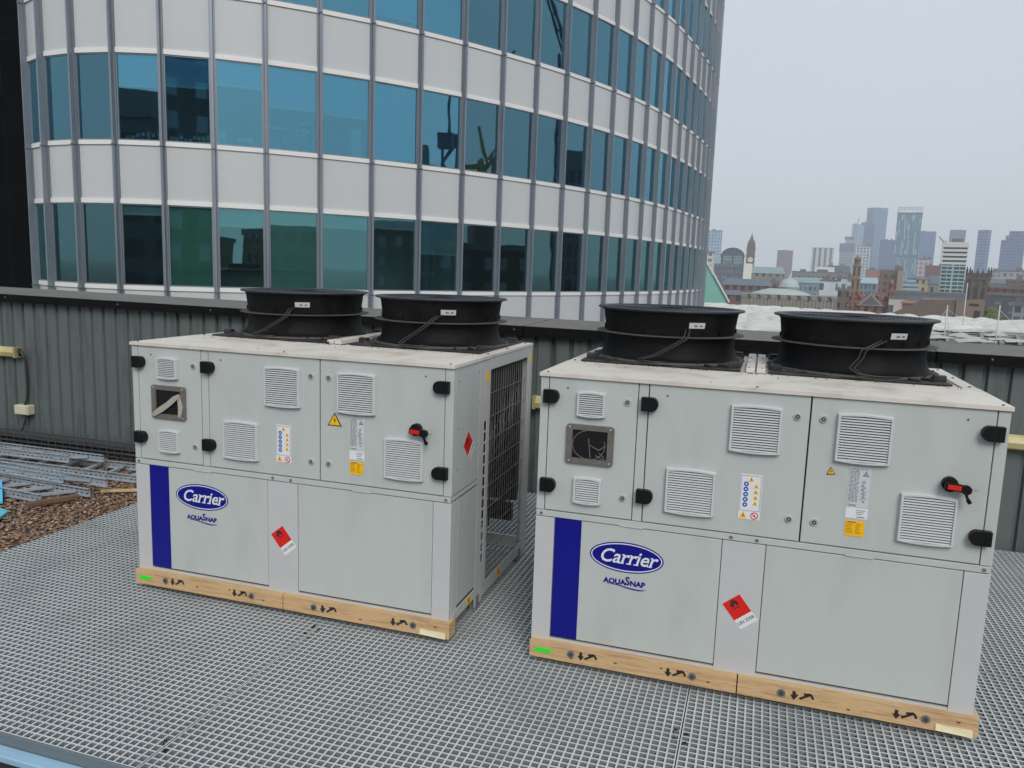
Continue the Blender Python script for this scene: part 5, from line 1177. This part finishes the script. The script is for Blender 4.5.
for j in range(nv+1):
    for i in range(nu+1):
        s, t = i/nu, j/nv; t = t**1.3
        a = P00.lerp(P10, s); c = P01.lerp(P11, s); p = a.lerp(c, t); x, y = p.x, p.y
        nz = mathutils.noise.noise(Vector((x*.22, y*.22, 0)))*1.1
        u = x/2.5+nz; v = y/3.4+mathutils.noise.noise(Vector((x*.3,y*.3,5)))*1.0
        z = -1.12+.42*(abs(math.sin(math.pi*u))**.5)*(abs(math.sin(math.pi*v))**.5)+.5*mathutils.noise.noise(Vector((x*.05,y*.05,2)))-.5*max(0,t-.93)*10
        vs.append((x,y,z))
mb.add(vs, [(j*(nu+1)+i, j*(nu+1)+i+1, (j+1)*(nu+1)+i+1, (j+1)*(nu+1)+i) for j in range(nv) for i in range(nu)], 0, True)
qr = empty('quilted_roof', (0,0,0), 0, 'wide white quilted membrane roof spread out beyond the parapet', 'roof'); mb.build('membrane', qm, qr)
mb = MB(); C4 = [P00.lerp(P01,.03).lerp(P10.lerp(P11,.03),.01), P10.lerp(P11,.03).lerp(P00,.01), P11.lerp(P10,.03).lerp(P01,.01), P01.lerp(P00,.03).lerp(P11,.01)]
mb.add([(p.x,p.y,z) for z in (GZ,-2.3) for p in C4], [(0,3,2,1),(4,5,6,7),(0,1,5,4),(1,2,6,5),(2,3,7,6),(3,0,4,7)]); mb.build('wall', mat('hall_wall', c3(150,150,146), .8), qr)
def post(px, pyt, pyb, dist, lab, stay=None):
    P = at(px, pyb, dist); zt_ = at(px, pyt, dist).z
    r = empty('roof_mast', (P.x,P.y,-1.4), 0, lab, 'mast', 'thin masts on the quilted roof')
    mb = MB(); mb.tube([(0,0,0),(0,0,zt_+1.4)],[.035,.022],8); mb.build('pole', mat('mast_white', c3(196,198,196), .5), r)
    mb = MB()
    for dx, dy in (stay or ()): mb.tube([(0,0,zt_+1.2),(dx,dy,.3)], .009, 5)
    if stay: mb.build('stay', mat('mast_white', c3(196,198,196), .5), r)
post(945.5, 305, 325, 42, 'white mast with wire stays, leftmost of the three on the quilted roof', ((-1.2,.3),(3.2,.4),(.5,1)))
post(963.8, 283, 316, 60, 'tallest thin mast, in front of the brown brick hall')
post(997, 305, 331, 38, 'white mast on the quilted roof farthest to the right', ((2.4,.4),))
# grey roof edge and gutter just beyond the parapet on the right
r = empty('roof_gutter', (0,0,0), 0, 'grey gutter and pale roof sheets just beyond the right end of the parapet', 'roof gutter')
lead = mat('lead_grey', c3(128,132,130), .7, var=.3, scale=3)
mb = MB()
for pa_, pb_, z0_, w_, h_ in ((331,336,-.45,.5,.10),(334.5,340,-.5,.3,.06),(337.5,343.5,-.42,.35,.12),(340,347,-.5,.6,.05)):
    a = onplane(936, pa_, z0_); c = onplane(1090, pb_, z0_); mb.bar(a, c, w_, h_)
for k in range(8):
    a = onplane(945+18*k, 333+.6*k, -.42); c = onplane(948+18*k, 342+.6*k, -.42); mb.bar(a, c, .15, .08)
mb.build('gutter_edge', lead, r)
mb = MB(); q = random.Random(4)
for k in range(26):
    a = onplane(q.uniform(930,1060), q.uniform(330,343), -.4); s = q.uniform(.25,.7)
    vs = [(a.x-s,a.y-s*.8,-.42),(a.x+s,a.y-s*.5,-.42+q.uniform(0,.1)),(a.x+s*.8,a.y+s,-.4),(a.x-s,a.y+s*.7,-.4+q.uniform(0,.1)),(a.x,a.y,-.3)]
    mb.add(vs, [(0,1,4),(1,2,4),(2,3,4),(3,0,4)])
mb.build('loose_sheet', mat('grey_sheet', c3(176,178,172), .6, var=.3, scale=3), r)
a = onplane(915,336,-.62); c = onplane(1100,343,-.62); mb = MB(); mb.bar(a, c, 6, .1); mb.build('lower_roof', lead, r)
# ------------------------------------------------------------------ haze, sky, sun
hm_, nt, b = nodes('haze_air'); nt.nodes.remove(b)
pv = N(nt,'ShaderNodeVolumePrincipled'); pv.inputs['Color'].default_value = (.93,.965,1,1); pv.inputs['Density'].default_value = .00045; pv.inputs['Anisotropy'].default_value = .1
nt.links.new(pv.outputs[0], nt.nodes['Material Output'].inputs['Volume'])
mb = MB(); mb.box(-3400,3400,-3400,3400,GZ-1,190); hzo = mb.build('haze', hm_); hzo['kind'] = 'stuff'
W_ = bpy.data.worlds.new('World'); S.world = W_; W_.use_nodes = True; nt = W_.node_tree; bg = nt.nodes['Background']
sky = N(nt,'ShaderNodeTexSky'); sky.sky_type = 'NISHITA'; sky.sun_disc = False; SE, SR = R(38), R(152)
sky.sun_elevation = SE; sky.sun_rotation = SR; sky.air_density = 1; sky.dust_density = 4; sky.ozone_density = 1
tc = N(nt,'ShaderNodeTexCoord'); no = N(nt,'ShaderNodeTexNoise'); no.inputs['Scale'].default_value = 1.6; no.inputs['Detail'].default_value = 4; nt.links.new(tc.outputs['Generated'], no.inputs[0])
cl = mixc(nt, no.outputs[0], (6.0,6.75,7.6), (7.25,7.95,8.7))
nt.links.new(mixc(nt, .84, sky.outputs[0], cl), bg.inputs[0]); bg.inputs[1].default_value = .105
sl = bpy.data.lights.new('sun', 'SUN'); sl.energy = 2.1; sl.angle = R(30); sl.color = (1,.96,.9); so = bpy.data.objects.new('sun', sl); COL.objects.link(so)
# nishita rotation is measured from +y clockwise
dx, dy = math.sin(SR), math.cos(SR); v = Vector((dx*math.cos(SE), dy*math.cos(SE), math.sin(SE))); so.rotation_euler = v.to_track_quat('Z','Y').to_euler()
S.view_settings.view_transform = 'Standard'; S.view_settings.look = 'None'; S.view_settings.exposure = 0; S.view_settings.gamma = 1
S.render.engine = 'CYCLES'; c = S.cycles; c.use_denoising = True; c.max_bounces = 8; c.transparent_max_bounces = 16; c.volume_bounces = 2; c.use_adaptive_sampling = True; c.adaptive_threshold = .01
c.sample_clamp_indirect = 6
